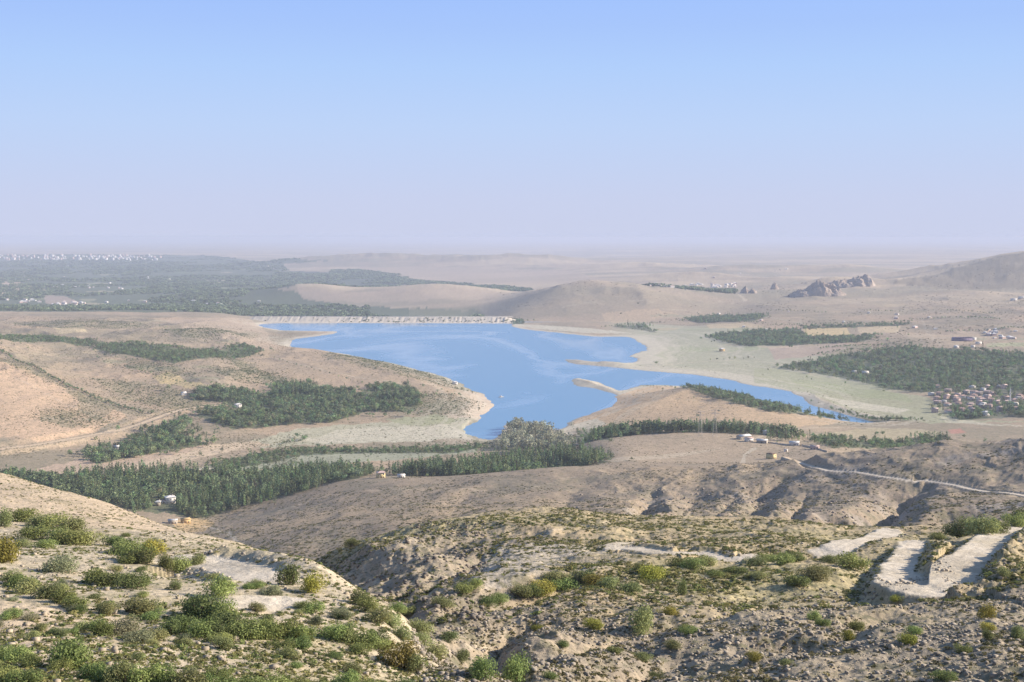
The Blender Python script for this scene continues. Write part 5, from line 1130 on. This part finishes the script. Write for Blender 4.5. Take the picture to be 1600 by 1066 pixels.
# ------------------------------------------------------------------ crags on the right plain
M_CRAG = plain_mat('crag_rock', (0.36, 0.285, 0.22), noise=0.35, scale=0.05)
def crag(px_, py_, wpx, peaks, label, seed, dm):
    p = at(px_, py_, dm); D = p[1]; W2 = wpx / F * D / 2; n = 60
    gx, gy = np.meshgrid(np.linspace(-1, 1, n), np.linspace(-1, 1, n)); z = np.zeros_like(gx)
    for (cx, hpx, wd) in peaks: z = np.maximum(z, (hpx / F * D) * np.clip(1 - (np.abs(gx - cx) / wd) ** 1.3 - (np.abs(gy) / 0.8) ** 2, 0, 1) ** 0.8)
    rg = ridged(gx * 3.5 + seed, gy * 3.5, 5, seed); z = z * (0.5 + 0.7 * rg) + np.where(z > 0, (rg - 0.5) * 0.12 * W2, 0)
    X, Y = p[0] + gx * W2, p[1] + gy * W2 * 0.7; Z = ter_z(X.ravel(), Y.ravel()).reshape(X.shape) + z - 1.5
    me = grid_mesh('rock_crag', X - p[0], Y - p[1], Z); me.polygons.foreach_set('use_smooth', np.zeros(len(me.polygons), bool)); o = link('rock_crag', me, M_CRAG, label=label, category='rock'); o.location = (p[0], p[1], 0)
crag(1277, 461, 90, [(0.1, 20, 0.8), (-0.55, 9, 0.5), (0.0, 23, 0.4), (0.55, 15, 0.45)], 'broad jagged grey crag on the right plain', 3, 5000)
crag(1325, 448, 90, [(-0.2, 11, 0.8), (0.35, 13, 0.6), (0.62, 15, 0.3)], 'long slanting grey crag ending in a raised point', 9, 5200)
crag(1210, 452, 20, [(0, 10, 0.7)], 'small lone pointed rock left of the broad crag', 14, 5200)
crag(1168, 458, 34, [(-0.2, 10, 0.5), (0.5, 8, 0.4)], 'low dark rock knoll beside the cleft in the plain', 21, 5000)
# ------------------------------------------------------------------ boat and pylons
p = unproj0([(783, 621)])[0]; t = thing('boat', 'small white boat lying off the sandy point', 'boat', (p[0], p[1], 0), 0.25)
hv, hq = [], []
ns = 9
for i in range(ns):
    f = i / (ns - 1); b_ = 1.7 * math.sin(math.pi * min(0.5 + f * 0.5, 1) if f > 0.45 else math.pi * (0.36 + f * 0.31)) + 0.05; x = -5 + 10 * f
    for (yy, zz) in ((-b_, 1.1 + 0.5 * f * f), (-b_ * .75, -0.35), (b_ * .75, -0.35), (b_, 1.1 + 0.5 * f * f)): hv.append((x, yy, zz))
for i in range(ns - 1):
    for j in range(3): hq.append((i * 4 + j, (i + 1) * 4 + j, (i + 1) * 4 + j + 1, i * 4 + j + 1))
    hq.append((i * 4 + 3, (i + 1) * 4 + 3, (i + 1) * 4, i * 4))
hq += [(0, 1, 2, 3)]
part('hull', (np.array(hv), np.array(hq)), M_WHITE, t); cab = part('cabin', box(-2.6, -1.1, 1.25, 1.0, 1.1, 2.9), M_WHITE, t); part('window', box(-2.2, -1.16, 1.9, 0.6, -1.11, 2.5), M_DARK, cab); part('roof', box(-2.9, -1.3, 2.91, 1.3, 1.3, 3.05), M_PALER, t)
def pylon(px_, py_, hm, label, dm):
    p = at(px_, py_, dm); t = thing('power_pylon', label, 'pylon', (p[0], p[1], gz(*p) - 0.3), 0.15); legs = []
    b_ = 2.6
    for sx_, sy_ in ((-1,-1),(1,-1),(1,1),(-1,1)): legs.append(tube((sx_*b_, sy_*b_, 0), (sx_*.35, sy_*.35, hm), 0.11, 0.07, 4))
    for k_ in range(7):
        f0, f1 = k_ / 7, (k_ + 1) / 7; w0, w1 = b_ + (.35 - b_) * f0, b_ + (.35 - b_) * f1
        for sg in (-1, 1): legs += [tube((-w0, sg*w0, hm*f0), (w1, sg*w1, hm*f1), .05, .05, 4), tube((sg*w0, w0, hm*f0), (sg*w1, -w1, hm*f1), .05, .05, 4)]
    part('lattice', join(legs), M_METAL, t)
    for f in (0.86, 0.98): part('crossarm', join([tube((-6, 0, hm*f), (6, 0, hm*f), .16, .16, 4), tube((-6, 0, hm*f), (0, 0, hm*(f+.05)), .1, .1, 4), tube((6, 0, hm*f), (0, 0, hm*(f+.05)), .1, .1, 4)]), M_METAL, t)
pylon(1094, 682, 33, 'grey steel pylon rising above the poplar belt, left of a fainter one', 1640)
pylon(1117, 683, 36, 'fainter steel pylon rising above the poplar belt, right of another', 1640)
# ------------------------------------------------------------------ low field walls at the farmstead
for a_, lb in (([(1186,690),(1240,697)], 'low rubble wall running right from the farm buildings'), ([(1240,693),(1292,707)], 'long crumbling wall on the slope below the right field')):
    P_ = np.array([at(x, y, 1420) for x, y in a_]); n = 24; q = np.linspace(0, 1, n)[:, None]; c = P_[0] + (P_[-1] - P_[0]) * q; z = ter_z(c[:, 0], c[:, 1]); V, Qs = [], []
    for i in range(n):
        hh = 1.7 + r.normal(0, .25)
        V += [(c[i,0], c[i,1]-.4, z[i]-.4), (c[i,0], c[i,1]-.35, z[i]+hh), (c[i,0], c[i,1]+.35, z[i]+hh), (c[i,0], c[i,1]+.4, z[i]-.4)]
    Qs = [(i*4+j, (i+1)*4+j, (i+1)*4+j+1, i*4+j+1) for i in range(n-1) for j in range(3)]
    link('field_wall', poly_mesh('field_wall', np.array(V), np.array(Qs)), M_STONE, label=lb, category='wall')
# ------------------------------------------------------------------ haze
me = bpy.data.meshes.new('haze'); X0, Y0, Y1, Z0, Z1 = 60000, -400, 76000, float(Zg.min()) - 1, 318.0
v = [(x, y, z) for z in (Z0, Z1) for x, y in ((-X0, Y0), (X0, Y0), (X0, Y1), (-X0, Y1))]
me.from_pydata(v, [], [(3, 2, 1, 0), (4, 5, 6, 7), (0, 1, 5, 4), (1, 2, 6, 5), (2, 3, 7, 6), (3, 0, 4, 7)])
hm = bpy.data.materials.new('valley_haze'); hm.use_nodes = True; nt = hm.node_tree
nt.nodes.remove(nt.nodes['Principled BSDF'])
pv = nt.nodes.new('ShaderNodeVolumePrincipled'); pv.inputs['Density'].default_value = HAZE_DENSITY
pv.inputs['Color'].default_value = (*HAZE_COLOR, 1); pv.inputs['Anisotropy'].default_value = 0.0
nt.links.new(pv.outputs[0], nt.nodes['Material Output'].inputs['Volume'])
link('haze', me, hm, kind='stuff')
